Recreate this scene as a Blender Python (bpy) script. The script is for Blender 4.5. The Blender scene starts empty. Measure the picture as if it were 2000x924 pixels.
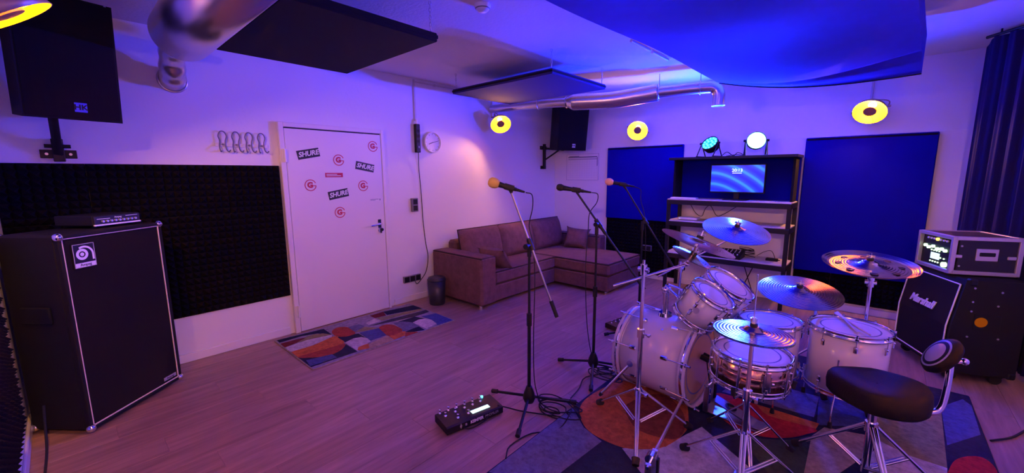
import bpy, math, random
from mathutils import Vector, Matrix, Euler
random.seed(7)
S = bpy.context.scene
COL = S.collection
PI = math.pi

# ------------------------------------------------------------------ camera
cd = bpy.data.cameras.new('camera'); cam = bpy.data.objects.new('camera', cd); COL.objects.link(cam)
cd.sensor_width = 36.0; cd.lens = 36.0 * 792 / 2000; cd.clip_start = 0.02
cam.matrix_world = Matrix(((0.74362585, -0.09770744, 0.66141806, 0), (0.66857319, 0.11683803, -0.73441049, 0),
                           (-0.00552141, 0.98833301, 0.15220836, 1.54), (0, 0, 0, 1)))
S.camera = cam
# ------------------------------------------------------------------ world, exposure, light levels
w = bpy.data.worlds.new('world'); S.world = w; w.use_nodes = True
w.node_tree.nodes['Background'].inputs[0].default_value = (0.01, 0.01, 0.02, 1)
w.node_tree.nodes['Background'].inputs[1].default_value = 0.0
S.view_settings.view_transform = 'Standard'; S.view_settings.look = 'None'
S.view_settings.gamma = 1.0; S.view_settings.use_curve_mapping = False
S.view_settings.exposure = 0.0
WARM = (1.0, 0.42, 0.11); LAMP_W = 80.0
BLUE = (0.004, 0.02, 1.0); PAR_UP_W = 1350.0; PAR_OUT_W = 850.0

# ------------------------------------------------------------------ materials
def mat(name, col, rough=0.5, metal=0.0, var=0.0, nscale=20.0, bump=0.0, bscale=60.0, emit=None, es=0.0, rand=0.0, stretch=None, spec=0.5, coat=0.0):
    m = bpy.data.materials.new(name); m.use_nodes = True
    nt = m.node_tree; b = nt.nodes['Principled BSDF']
    b.inputs['Base Color'].default_value = (*col, 1); b.inputs['Roughness'].default_value = rough
    b.inputs['Metallic'].default_value = metal
    b.inputs['Specular IOR Level'].default_value = spec
    if coat: b.inputs['Coat Weight'].default_value = coat
    tc = nt.nodes.new('ShaderNodeTexCoord'); src = tc.outputs['Object']
    if stretch:
        mp = nt.nodes.new('ShaderNodeMapping'); mp.inputs['Scale'].default_value = stretch
        nt.links.new(src, mp.inputs['Vector']); src = mp.outputs['Vector']
    if rand:
        oi = nt.nodes.new('ShaderNodeObjectInfo'); ad = nt.nodes.new('ShaderNodeVectorMath'); ad.operation = 'ADD'
        sc = nt.nodes.new('ShaderNodeMath'); sc.operation = 'MULTIPLY'; sc.inputs[1].default_value = 40
        nt.links.new(oi.outputs['Random'], sc.inputs[0]); nt.links.new(src, ad.inputs[0]); nt.links.new(sc.outputs[0], ad.inputs[1]); src = ad.outputs[0]
    last = None
    if var:
        n = nt.nodes.new('ShaderNodeTexNoise'); n.inputs['Scale'].default_value = nscale; n.inputs['Detail'].default_value = 6; n.inputs['Roughness'].default_value = 0.65
        nt.links.new(src, n.inputs['Vector'])
        r = nt.nodes.new('ShaderNodeMapRange'); r.inputs[1].default_value = 0.25; r.inputs[2].default_value = 0.75
        r.inputs[3].default_value = 1 - var; r.inputs[4].default_value = 1 + var
        nt.links.new(n.outputs['Fac'], r.inputs[0]); last = r.outputs[0]
    if rand:
        r2 = nt.nodes.new('ShaderNodeMapRange'); r2.inputs[3].default_value = 1 - rand; r2.inputs[4].default_value = 1 + rand
        nt.links.new(oi.outputs['Random'], r2.inputs[0])
        if last:
            mm = nt.nodes.new('ShaderNodeMath'); mm.operation = 'MULTIPLY'; nt.links.new(last, mm.inputs[0]); nt.links.new(r2.outputs[0], mm.inputs[1]); last = mm.outputs[0]
        else: last = r2.outputs[0]
    if last:
        vm = nt.nodes.new('ShaderNodeVectorMath'); vm.operation = 'SCALE'; vm.inputs[0].default_value = col
        nt.links.new(last, vm.inputs['Scale']); nt.links.new(vm.outputs[0], b.inputs['Base Color'])
    if bump:
        n2 = nt.nodes.new('ShaderNodeTexNoise'); n2.inputs['Scale'].default_value = bscale; n2.inputs['Detail'].default_value = 4
        nt.links.new(src, n2.inputs['Vector'])
        bp = nt.nodes.new('ShaderNodeBump'); bp.inputs['Strength'].default_value = bump; bp.inputs['Distance'].default_value = 0.01
        nt.links.new(n2.outputs['Fac'], bp.inputs['Height']); nt.links.new(bp.outputs[0], b.inputs['Normal'])
    if emit:
        b.inputs['Emission Color'].default_value = (*emit, 1); b.inputs['Emission Strength'].default_value = es
    return m
def rings(m, scale, strength):
    nt = m.node_tree; b = nt.nodes['Principled BSDF']; tc = nt.nodes.new('ShaderNodeTexCoord')
    wv = nt.nodes.new('ShaderNodeTexWave'); wv.wave_type = 'RINGS'; wv.rings_direction = 'Z'; wv.inputs['Scale'].default_value = scale; wv.inputs['Distortion'].default_value = 0.6
    nt.links.new(tc.outputs['Object'], wv.inputs['Vector'])
    bp = nt.nodes.new('ShaderNodeBump'); bp.inputs['Strength'].default_value = strength; bp.inputs['Distance'].default_value = 0.002
    nt.links.new(wv.outputs['Fac'], bp.inputs['Height']); nt.links.new(bp.outputs[0], b.inputs['Normal'])
    return m
M = {}
M['plaster'] = mat('plaster', (0.80, 0.79, 0.77), 0.85, bump=0.12, bscale=35)
M['ceiling'] = mat('ceiling_plaster', (0.78, 0.76, 0.72), 0.9, bump=0.25, bscale=45)
M['white_paint'] = mat('white_paint', (0.80, 0.78, 0.76), 0.45)
M['door'] = mat('door_lacquer', (0.80, 0.76, 0.72), 0.42, bump=0.03, bscale=120)
M['plank'] = mat('oak_laminate', (0.36, 0.215, 0.165), 0.40, var=0.34, nscale=3.0, bump=0.05, bscale=8, rand=0.10, stretch=(9, 0.7, 1))
M['subfloor'] = mat('joint_dark', (0.12, 0.08, 0.06), 0.8)
M['foam'] = mat('acoustic_foam', (0.0045, 0.0045, 0.009), 1.0, bump=0.3, bscale=300, spec=0.1)
M['blue_lit_dark_cloth'] = mat('blue_lit_dark_cloth', (0.004, 0.003, 0.24), 0.95, bump=0.3, bscale=400, spec=0.02)  # dark cloth with the blue stage light painted into its colour
M['black_cloth'] = mat('black_cloth', (0.005, 0.005, 0.010), 0.9, bump=0.3, bscale=400, spec=0.2)
M['blue_lit_grey_cloth'] = mat('blue_lit_grey_cloth', (0.03, 0.028, 0.15), 0.9, bump=0.15, bscale=500, spec=0.1)  # neutral grey cloth, blue light mixed into the colour
M['blue_lit_cloth'] = mat('panel_cloth_blue_lit', (0.016, 0.02, 0.55), 0.85, var=0.1, nscale=6, bump=0.15, bscale=500, spec=0.25)  # dark panel cloth; its strong blue is stage light put into the colour
M['drape'] = mat('drape_cloth', (0.008, 0.006, 0.07), 0.9, bump=0.2, bscale=300, spec=0.2)
M['black'] = mat('black_plastic', (0.007, 0.007, 0.010), 0.5, spec=0.3)
M['black_metal'] = mat('black_metal', (0.008, 0.008, 0.012), 0.5, 0.0, spec=0.3)
M['rubber'] = mat('rubber', (0.01, 0.01, 0.01), 0.8)
M['tolex'] = mat('tolex', (0.005, 0.005, 0.009), 0.65, bump=0.4, bscale=500, spec=0.25)
M['grille'] = mat('grille_cloth', (0.004, 0.004, 0.008), 0.9, bump=0.3, bscale=700, spec=0.2)
M['piping'] = mat('cream_piping', (0.75, 0.66, 0.55), 0.5)
M['chrome'] = mat('chrome', (0.82, 0.82, 0.84), 0.10, 1.0)
M['boom_grey'] = mat('boom_grey', (0.30, 0.29, 0.31), 0.4, 0.8)
M['steel'] = mat('brushed_steel', (0.62, 0.60, 0.58), 0.28, 1.0)
M['alu'] = rings(mat('aluminium_foil', (0.72, 0.70, 0.68), 0.30, 1.0), 20, 0.2)
M['brass'] = rings(mat('cymbal_bronze', (0.80, 0.63, 0.42), 0.20, 1.0, var=0.12, nscale=9), 22, 0.25)
M['copper'] = mat('bronze_shell', (0.62, 0.36, 0.24), 0.2, 1.0, var=0.12, nscale=10, bump=0.1, bscale=40)
M['shell'] = mat('white_lacquer_shell', (0.80, 0.74, 0.68), 0.22, coat=0.4)
M['head'] = mat('drum_head', (0.72, 0.66, 0.58), 0.55, var=0.08, nscale=9)
M['clear_head'] = mat('amber_head', (0.80, 0.50, 0.18), 0.22, coat=0.5)
M['gold'] = mat('gold_reflector', (0.90, 0.46, 0.006), 0.55, 1.0)
M['lamp_shell'] = mat('lamp_shell', (0.50, 0.36, 0.22), 0.4, 0.6)
M['bulb'] = mat('bulb_glow', (1, 0.8, 0.5), 0.3, emit=(1.0, 0.62, 0.22), es=14.0)
M['cap'] = mat('bulb_cap', (0.28, 0.16, 0.10), 0.4, 0.4)
M['sofa'] = mat('sofa_microfibre', (0.15, 0.078, 0.072), 0.85, var=0.28, nscale=14, bump=0.2, bscale=90, spec=0.3)
M['sofa_seam'] = mat('sofa_seam', (0.03, 0.014, 0.016), 0.9)
M['led'] = mat('led_lens', (0.1, 0.6, 0.7), 0.2, emit=(0.05, 0.75, 1.0), es=5.0)
M['led_hot'] = mat('led_lens_bright', (0.1, 0.6, 0.7), 0.2, emit=(0.45, 0.95, 1.0), es=30.0)
M['led_disc_hot'] = mat('par_face_bright', (0.1, 0.6, 0.7), 0.3, emit=(0.25, 0.9, 1.0), es=4.0)
M['led_disc'] = mat('par_face', (0.03, 0.25, 0.30), 0.3, emit=(0.01, 0.42, 0.50), es=1.0)
M['wood_white'] = mat('pale_board', (0.62, 0.56, 0.50), 0.6, var=0.1, nscale=8)
M['paper'] = mat('paper', (0.82, 0.80, 0.76), 0.7)
M['ink'] = mat('grey_ink', (0.18, 0.18, 0.22), 0.7)
M['red_ink'] = mat('red_ink', (0.55, 0.02, 0.05), 0.5)
M['white_ink'] = mat('white_ink', (0.80, 0.82, 0.72), 0.5)
M['sticker_black'] = mat('sticker_black', (0.02, 0.025, 0.02), 0.4)
M['socket'] = mat('socket_grey', (0.16, 0.15, 0.20), 0.35)
M['silver_plate'] = mat('silver_plate', (0.55, 0.54, 0.58), 0.35, 0.5)
M['logo_white'] = mat('logo_white', (0.82, 0.82, 0.86), 0.4)
M['badge_blue_lit'] = mat('badge_blue_lit', (0.05, 0.08, 0.75), 0.4)  # blue light falling on the badge, painted in as its colour
M['lcd'] = mat('lcd', (0.5, 0.7, 0.6), 0.3, emit=(0.62, 0.95, 0.85), es=1.3)
M['led_cyan'] = mat('led_cyan', (0.1, 0.7, 0.7), 0.3, emit=(0.1, 0.9, 1.0), es=3.0)
M['led_green'] = mat('led_green', (0.4, 0.8, 0.4), 0.3, emit=(0.65, 1.0, 0.55), es=2.0)
M['led_yellow'] = mat('led_yellow', (0.8, 0.6, 0.1), 0.3, emit=(1.0, 0.7, 0.1), es=2.5)
M['case_trim'] = mat('case_trim', (0.55, 0.50, 0.50), 0.4, 0.6)
M['case_ply'] = mat('case_ply', (0.007, 0.006, 0.016), 0.6)
M['yellow_foam'] = mat('windscreen_yellow', (0.62, 0.42, 0.10), 0.95, bump=0.6, bscale=300)
M['peach_foam'] = mat('windscreen_peach', (0.85, 0.45, 0.30), 0.95, bump=0.6, bscale=300)
M['wood_stick'] = mat('hickory', (0.62, 0.48, 0.32), 0.5, var=0.1, nscale=20)
M['vinyl'] = mat('seat_vinyl', (0.003, 0.003, 0.007), 0.75, bump=0.15, bscale=150, spec=0.25)
M['vinyl_painted_sheen'] = mat('seat_vinyl_painted_sheen', (0.30, 0.30, 0.34), 0.25, 0.3)  # black vinyl lightened to grey to paint in its reflection
M['plastic_bin'] = mat('bin_plastic', (0.02, 0.02, 0.03), 0.4)
M['conduit'] = mat('conduit', (0.62, 0.58, 0.52), 0.5)
M['detector'] = mat('detector', (0.8, 0.8, 0.78), 0.4)
for k, c in dict(navy=(0.012, 0.016, 0.055), maroon=(0.16, 0.022, 0.03), olive=(0.26, 0.25, 0.12), pale=(0.55, 0.52, 0.52), orange=(0.58, 0.17, 0.05),
                 terracotta=(0.36, 0.07, 0.045), blue=(0.055, 0.075, 0.26), slate=(0.13, 0.14, 0.24), charcoal=(0.05, 0.05, 0.07), beige=(0.42, 0.33, 0.22),
                 rust=(0.26, 0.07, 0.035), red=(0.50, 0.035, 0.035), green=(0.035, 0.055, 0.06), grey=(0.28, 0.27, 0.33)).items():
    M['rug_' + k] = mat('rug_' + k, c, 0.95, var=0.4, nscale=30, bump=0.7, bscale=220, spec=0.1)
def screen_mat():
    m = bpy.data.materials.new('monitor_picture'); m.use_nodes = True; nt = m.node_tree; b = nt.nodes['Principled BSDF']
    tc = nt.nodes.new('ShaderNodeTexCoord'); mp = nt.nodes.new('ShaderNodeMapping'); mp.inputs['Location'].default_value = (0.30, 0, 0.34); mp.inputs['Scale'].default_value = (1, 0.01, 1)
    nt.links.new(tc.outputs['Object'], mp.inputs['Vector'])
    wv = nt.nodes.new('ShaderNodeTexWave'); wv.wave_type = 'RINGS'; wv.rings_direction = 'SPHERICAL'; wv.inputs['Scale'].default_value = 2.6; wv.inputs['Distortion'].default_value = 3.0; wv.inputs['Detail'].default_value = 0.0; wv.inputs['Detail Scale'].default_value = 0.6
    nt.links.new(mp.outputs[0], wv.inputs['Vector'])
    cr = nt.nodes.new('ShaderNodeValToRGB'); e = cr.color_ramp.elements
    e[0].position = 0.0; e[0].color = (0.005, 0.02, 0.55, 1); e[1].position = 1.0; e[1].color = (0.03, 0.35, 0.85, 1)
    q = e.new(0.75); q.color = (0.01, 0.10, 0.75, 1)
    nt.links.new(wv.outputs['Fac'], cr.inputs[0]); nt.links.new(cr.outputs[0], b.inputs['Emission Color']); nt.links.new(cr.outputs[0], b.inputs['Base Color'])
    b.inputs['Emission Strength'].default_value = 0.75; b.inputs['Roughness'].default_value = 0.3
    return m
M['screen'] = screen_mat()

# ------------------------------------------------------------------ geometry helpers
class MB:
    def __init__(s): s.v = []; s.f = []; s.sm = []
    def add(s, vs, fs, smooth=False):
        o = len(s.v); s.v += [tuple(v) for v in vs]; s.f += [tuple(i + o for i in f) for f in fs]; s.sm += [smooth] * len(fs); return s
    def box(s, x0, x1, y0, y1, z0, z1, b=0.0):
        if b <= 0:
            vs = [(x, y, z) for z in (z0, z1) for y in (y0, y1) for x in (x0, x1)]
            fs = [(0, 2, 3, 1), (4, 5, 7, 6), (0, 1, 5, 4), (2, 6, 7, 3), (0, 4, 6, 2), (1, 3, 7, 5)]
            return s.add(vs, fs)
        # chamfered box
        vs = []; X = (x0, x1); Y = (y0, y1); Z = (z0, z1); idx = {}
        for ix in (0, 1):
            for iy in (0, 1):
                for iz in (0, 1):
                    sx = b if ix == 0 else -b; sy = b if iy == 0 else -b; sz = b if iz == 0 else -b
                    for a in range(3):
                        p = [X[ix] + sx, Y[iy] + sy, Z[iz] + sz]
                        p[a] = (X[ix], Y[iy], Z[iz])[a]
                        idx[(ix, iy, iz, a)] = len(vs); vs.append(p)
        fs = []
        c = (((x0 + x1) / 2), ((y0 + y1) / 2), ((z0 + z1) / 2))
        def face(ids):
            p = [Vector(vs[i]) for i in ids]; n = (p[1] - p[0]).cross(p[2] - p[0]); m_ = sum(p, Vector()) / len(p) - Vector(c)
            fs.append(tuple(ids if n.dot(m_) > 0 else ids[::-1]))
        for a in range(3):
            o = [k for k in range(3) if k != a]
            for sgn in (0, 1):
                q = []
                for (i, j) in ((0, 0), (1, 0), (1, 1), (0, 1)):
                    t = [0, 0, 0]; t[a] = sgn; t[o[0]] = i; t[o[1]] = j; q.append(idx[(*t, a)])
                face(q)
            for i in (0, 1):
                for j in (0, 1):
                    t0 = [0, 0, 0]; t1 = [0, 0, 0]; t0[o[0]] = t1[o[0]] = i; t0[o[1]] = t1[o[1]] = j; t0[a] = 0; t1[a] = 1
                    face([idx[(*t0, o[0])], idx[(*t1, o[0])], idx[(*t1, o[1])], idx[(*t0, o[1])]])
        for ix in (0, 1):
            for iy in (0, 1):
                for iz in (0, 1): face([idx[(ix, iy, iz, a)] for a in range(3)])
        return s.add(vs, fs)
    def cyl(s, p0, p1, r0, r1=None, n=12, cap=True):
        r1 = r0 if r1 is None else r1; p0 = Vector(p0); p1 = Vector(p1); d = (p1 - p0).normalized()
        a = d.orthogonal().normalized(); b = d.cross(a)
        vs = []
        for p, r in ((p0, r0), (p1, r1)):
            for k in range(n):
                t = 2 * PI * k / n; vs.append(p + r * (math.cos(t) * a + math.sin(t) * b))
        o = len(s.v)
        s.add(vs, [(k, (k + 1) % n, n + (k + 1) % n, n + k) for k in range(n)], True)
        if cap:
            s.add(vs[:n], [tuple(range(n - 1, -1, -1))]); s.add(vs[n:], [tuple(range(n))])
        return s
    def tube(s, pts, r, n=8, cap=True, radii=None, closed=False):
        P = [Vector(p) for p in pts]; N = len(P); vs = []; a = None
        for i in range(N):
            if closed: d = (P[(i + 1) % N] - P[i - 1])
            else: d = (P[min(i + 1, N - 1)] - P[max(i - 1, 0)])
            d = d.normalized() if d.length > 1e-9 else Vector((0, 0, 1))
            a = (a - a.dot(d) * d) if a is not None else d.orthogonal()
            if a.length < 1e-6: a = d.orthogonal()
            a = a.normalized(); b = d.cross(a); rr = radii[i] if radii else r
            for k in range(n):
                t = 2 * PI * k / n; vs.append(P[i] + rr * (math.cos(t) * a + math.sin(t) * b))
        fs = []
        for i in range(N if closed else N - 1):
            j = (i + 1) % N
            for k in range(n): fs.append((i * n + k, i * n + (k + 1) % n, j * n + (k + 1) % n, j * n + k))
        s.add(vs, fs, True)
        if cap and not closed:
            s.add(vs[:n], [tuple(range(n - 1, -1, -1))]); s.add(vs[-n:], [tuple(range(n))])
        return s
    def lathe(s, prof, n=32, smooth=True, closed=False):
        # profile [(r, z)...] about local Z
        vs = []; fs = []
        for (r, z) in prof:
            for k in range(n):
                t = 2 * PI * k / n; vs.append((max(r, 1e-5) * math.cos(t), max(r, 1e-5) * math.sin(t), z))
        m = len(prof)
        for i in range(m if closed else m - 1):
            j = (i + 1) % m
            for k in range(n): fs.append((i * n + k, i * n + (k + 1) % n, j * n + (k + 1) % n, j * n + k))
        return s.add(vs, fs, smooth)
    def prism(s, poly, z0, z1):
        n = len(poly); vs = [(x, y, z0) for x, y in poly] + [(x, y, z1) for x, y in poly]
        ar = sum(poly[i][0] * poly[(i + 1) % n][1] - poly[(i + 1) % n][0] * poly[i][1] for i in range(n))
        up = tuple(range(n, 2 * n)); dn = tuple(range(n - 1, -1, -1)); sd = [(i, (i + 1) % n, n + (i + 1) % n, n + i) for i in range(n)]
        if ar < 0: up = up[::-1]; dn = dn[::-1]; sd = [f[::-1] for f in sd]
        return s.add(vs, [up, dn] + sd)
    def sphere(s, c, r, n=14, m=8, sc=(1, 1, 1)):
        vs = [];
        for i in range(m + 1):
            ph = PI * i / m
            for k in range(n):
                t = 2 * PI * k / n
                vs.append((c[0] + sc[0] * r * max(math.sin(ph), 1e-4) * math.cos(t), c[1] + sc[1] * r * max(math.sin(ph), 1e-4) * math.sin(t), c[2] + sc[2] * r * math.cos(ph)))
        fs = [(i * n + k, (i + 1) * n + k, (i + 1) * n + (k + 1) % n, i * n + (k + 1) % n) for i in range(m) for k in range(n)]
        return s.add(vs, fs, True)
    def mesh(s, name, m):
        me = bpy.data.meshes.new(name); me.from_pydata(s.v, [], s.f)
        me.polygons.foreach_set('use_smooth', s.sm); me.materials.append(m if not isinstance(m, str) else M[m]); me.validate(); me.update()
        return me
def obj(name, mb, m, parent=None, loc=None, rot=None, label=None, kind=None):
    me = mb if isinstance(mb, bpy.types.Mesh) else mb.mesh(name, m)
    o = bpy.data.objects.new(name, me); COL.objects.link(o)
    if parent: o.parent = parent
    if loc is not None: o.location = loc
    if rot is not None: o.rotation_euler = rot
    if label: o['label'] = label
    if kind: o['kind'] = kind
    return o
def tag(o, label, cat, group=None):
    o['label'] = label; o['category'] = cat
    if group: o['group'] = group
    return o
def thing(name, label, cat, loc=(0, 0, 0), rotz=0.0, group=None, rot=None):
    o = bpy.data.objects.new(name, None); COL.objects.link(o); o.empty_display_size = 0.05
    o.location = loc; o.rotation_euler = rot if rot is not None else (0, 0, rotz)
    return tag(o, label, cat, group)
def struct(o): o['kind'] = 'structure'; return o
def B(*a, **k): return MB().box(*a, **k)
def align(n, spin=0.0):
    q = Vector((0, 0, 1)).rotation_difference(Vector(n).normalized())
    return (q.to_matrix() @ Matrix.Rotation(spin, 3, 'Z')).to_euler()
def text(s, size, m, parent, loc, rot=(PI / 2, 0, 0), name='lettering', extrude=0.0006, shear=0.0, offset=0.0, label=None):
    cu = bpy.data.curves.new('t', 'FONT'); cu.body = s; cu.size = size; cu.align_x = 'CENTER'; cu.align_y = 'CENTER'
    cu.extrude = extrude; cu.shear = shear; cu.offset = offset; cu.resolution_u = 3
    t = bpy.data.objects.new('t', cu); COL.objects.link(t)
    me = bpy.data.meshes.new_from_object(t.evaluated_get(bpy.context.evaluated_depsgraph_get()))
    bpy.data.objects.remove(t); bpy.data.curves.remove(cu)
    me.materials.clear(); me.materials.append(M[m])
    return obj(name, me, None, parent, loc, rot, label=label)
def curve_pts(ctrl, k=8):
    # Catmull-Rom
    P = [Vector(p) for p in ctrl]; P = [2 * P[0] - P[1]] + P + [2 * P[-1] - P[-2]]; out = []
    for i in range(1, len(P) - 2):
        for j in range(k):
            t = j / k; a, b, c, d = P[i - 1:i + 3]
            out.append(0.5 * ((2 * b) + (c - a) * t + (2 * a - 5 * b + 4 * c - d) * t * t + (3 * b - a - 3 * c + d) * t ** 3))
    out.append(P[-2]); return out

XA, YB, YB2, YC, XD, ZC = -4.16, 5.78, 5.73, -0.29, 1.18, 2.65
LINE_Z = 1.93

# ------------------------------------------------------------------ setting
fl = struct(obj('floor', B(XA - .1, XD + .1, YC - .1, YB + .1, -0.1, -0.009), 'subfloor'))
PW, PL = 0.19, 1.28
pm = MB().box(0.0006, PW - 0.0006, 0.0006, PL - 0.0006, -0.009, 0.0, b=0.0008).mesh('plank', 'plank')
nrow = int(math.ceil((XD - XA) / PW))
cut = {}
for i in range(nrow):
    y = YC - ((i * 0.43) % 1.0) * PL
    x = XA + i * PW
    wd = min(PW, XD - x)
    while y < YB:
        y0 = max(y, YC); y1 = min(y + PL, YB)
        if y1 - y0 > 0.05:
            if y1 - y0 > PL - 1e-4 and wd > PW - 1e-4: me = pm
            else:
                key = (round(wd, 3), round(y1 - y0, 3))
                if key not in cut: cut[key] = MB().box(0.0006, wd - 0.0006, 0.0006, y1 - y0 - 0.0006, -0.009, 0, b=0.0008).mesh('plank', 'plank')
                me = cut[key]
            obj('plank', me, None, fl, (x, y0, 0))
        y += PL
struct(obj('ceiling', B(XA - .1, XD + .1, YC - .1, YB + .1, ZC, ZC + .1), 'ceiling'))
struct(obj('wall_left', B(XA - .1, XA, YC - .1, YB + .1, 0, ZC), 'plaster'))
struct(obj('wall_back', B(XA, XD, YB, YB + .1, 0, ZC), 'plaster'))
struct(obj('wall_front', B(XA, XD, YC - .1, YC, 0, ZC), 'plaster'))
struct(obj('wall_right', B(XD, XD + .1, YC - .1, YB + .1, 0, ZC), 'plaster'))
struct(obj('trim_1', B(XA, XD, YB2, YB, 0.0, LINE_Z, b=0.003), 'plaster'))          # lining with a ledge on the back wall
struct(obj('baseboard_left', B(XA, XA + .014, YC, 1.36, 0, .075, b=0.004), 'white_paint'))
struct(obj('baseboard_left', B(XA, XA + .014, 2.52, YB2, 0, .075, b=0.004), 'white_paint'))
struct(obj('baseboard_back', B(XA + .014, XD, YB2 - .014, YB2, 0, .075, b=0.004), 'white_paint'))
struct(obj('baseboard_front', B(XA + .014, XD, YC, YC + .014, 0, .075, b=0.004), 'white_paint'))

# ---- door (door_1), built proud of the wall: local X = along wall (+y), local -Y = into the room
dr = struct(bpy.data.objects.new('door_1', None)); COL.objects.link(dr); dr.location = (XA, 1.40, 0); dr.rotation_euler = (0, 0, PI / 2)
W_, H_ = 1.06, 1.995
fr = MB(); fr.box(0, .045, -.045, 0, 0, H_ + .03, b=.004); fr.box(W_ - .03, W_, -.045, 0, 0, H_ + .03, b=.004); fr.box(.045, W_ - .03, -.045, 0, H_ - .012, H_ + .03, b=.004)
obj('door_frame', fr, 'door', dr)
obj('door_gap', B(.046, W_ - .031, -.020, -.002, H_ - .024, H_ - .012), 'black', dr)
lf = obj('door_leaf', B(.05, W_ - .034, -.04, -.004, .006, H_ - .024, b=.003), 'door', dr)
for z in (.22, 1.72):
    hg = MB(); hg.cyl((.036, -.055, z - .06), (.036, -.055, z + .06), .011); hg.box(.012, .062, -.05, -.044, z - .055, z + .055)
    obj('hinge', hg, 'white_paint', dr)
def dloc(y, z, d=.041): return (y - 1.40, -d, z)
hd = MB(); hd.box(-.02, .02, -.008, 0, -.05, .05, b=.003); hd.tube([(0, -.006, 0), (0, -.045, 0), (-.02, -.052, 0), (-.13, -.05, -.012)], .009, 10)
obj('door_handle', hd, 'chrome', dr, dloc(2.36, 1.0, .04))
lk = MB(); lk.cyl((0, 0, 0), (0, -.012, 0), .026, n=20); lk.box(-.012, .012, -.03, -.01, -.03, .03, b=.004)
obj('door_lock', lk, 'chrome', dr, dloc(2.36, .925, .04))
obj('lock_key_cap', MB().cyl((0, -.012, 0), (0, -.04, 0), .018, n=16), 'black', dr, dloc(2.368, .935, .04))
# stickers on the door leaf
def sticker_box(y, z, ang):
    p = obj('black_sticker', B(-.105, .105, -.0012, 0, -.042, .042), 'sticker_black', dr, dloc(y, z), (0, -ang, 0))
    text('SHURE', .064, 'white_ink', p, (0, -.0018, 0), shear=.25, offset=.002)
for (y, z, a) in ((1.65, 1.745, .19), (2.225, 1.625, -.19), (1.917, 1.347, .17)): sticker_box(y, z, a)
def ring_sticker(y, z):
    mb = MB(); R0, R1 = .048, .056; n = 40; vs = []; fs = []
    a0, a1 = math.radians(22), math.radians(348)
    for k in range(n + 1):
        t = a0 + (a1 - a0) * k / n
        vs += [(R0 * math.cos(t), 0, R0 * math.sin(t)), (R1 * math.cos(t), 0, R1 * math.sin(t))]
    fs = [(2 * k, 2 * k + 1, 2 * k + 3, 2 * k + 2) for k in range(n)]
    mb.add(vs, fs); mb.box(.012, .054, -.0006, .0004, -.010, -.002)
    p = obj('round_sticker', mb, 'red_ink', dr, dloc(y, z, .0416))
    text('G', .072, 'red_ink', p, (-.004, -.0006, 0), offset=.004)
for (y, z) in ((2.33, 1.844), (1.943, 1.690), (1.647, 1.443), (2.192, 1.424), (1.920, 1.158)): ring_sticker(y, z)
p = obj('red_sticker', B(-.09, .09, -.0012, 0, -.022, .022), 'red_ink', dr, dloc(1.886, 1.54))
for i, zz in enumerate((.007, -.007)):
    obj('print_line', B(-.078, (.03, .07)[i], -.0018, -.001, zz - .0035, zz + .0035), 'white_ink', p)
p = obj('small_sticker', B(-.065, .065, -.0010, 0, -.016, .016), 'paper', dr, dloc(2.325, 1.269))
obj('print_line', B(-.06, .04, -.0016, -.0009, .003, .008), 'ink', p); obj('print_line', B(-.06, .0, -.0016, -.0009, -.008, -.004), 'ink', p); obj('print_line', B(.05, .06, -.0016, -.0009, -.01, .01), 'ink', p)

# ------------------------------------------------------------------ lamps of the room, the last two added out of view
def spot_lamp(label, loc, n, wall_pt, power=1.0, dish=.135, conduit=None):
    n = Vector(n).normalized()
    t = thing('wall_spotlight', label, 'lamp', loc, rot=align(n), group='gold dish spotlights around the room')
    Mi = t.rotation_euler.to_matrix().inverted()
    prof = [(.034, -.072), (.06, -.064), (.092, -.040), (.118, -.002), (dish, .045), (dish + .004, .045), (.122, -.006), (.096, -.045), (.062, -.070), (.034, -.079)]
    k = dish / .135; prof = [(r * k, z) for r, z in prof]
    obj('reflector', MB().lathe(prof[:5], 36), 'gold', t)
    obj('dish_shell', MB().lathe(prof[4:] + [(.0, -.079)], 36), 'lamp_shell', t)
    obj('rear_housing', MB().cyl((0, 0, -.079), (0, 0, -.135), .036, .03, n=20), 'lamp_shell', t)
    bl = obj('bulb', MB().sphere((0, 0, -.066), .016, sc=(1, 1, 1.0)), 'bulb', t)
    cp = MB(); cp.lathe([(.0, .040), (.053, .038), (.055, .030), (.052, .030), (.0, 0.033)], 24, False)
    for k2 in range(3):
        a = 2 * PI * k2 / 3 + .5; cp.cyl((.04 * math.cos(a), .046 * math.sin(a), .027), (.125 * math.cos(a), .125 * math.sin(a), .018), .0016, n=6)
    obj('glare_cap', cp, 'cap', t)
    # yoke and wall bracket
    wp = Mi @ (Vector(wall_pt) - Vector(loc)); yk = MB()
    yk.tube(curve_pts([(.139, 0, .0), (.12, 0, -.09), (0.0, 0, -.15), (-.12, 0, -.09), (-.139, 0, .0)], 5), .006, 6)
    yk.cyl((.13, 0, 0), (.156, 0, 0), .011, n=10); yk.cyl((-.13, 0, 0), (-.156, 0, 0), .011, n=10)
    yk.cyl((0, 0, -.15), wp, .010, n=8)
    obj('yoke', yk, 'lamp_shell', t)
    ld = bpy.data.lights.new('bulb_light', 'POINT'); ld.color = WARM; ld.energy = LAMP_W * power; ld.shadow_soft_size = .02
    lo = bpy.data.objects.new('bulb_light', ld); COL.objects.link(lo); lo.parent = t; lo.location = (0, 0, -.030)
    if conduit: obj('conduit', MB().cyl(Mi @ (Vector(conduit[0]) - Vector(loc)), Mi @ (Vector(conduit[1]) - Vector(loc)), .011, n=8), 'conduit', t)
    return t
spot_lamp('gold dish spotlight above the sofa on the door wall', (-3.93, 4.14, 2.235), (.60, -.46, -.66), (XA, 4.20, 2.33), .65, conduit=((XA + .012, 4.20, 2.33), (XA + .012, 4.20, ZC)))
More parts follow.
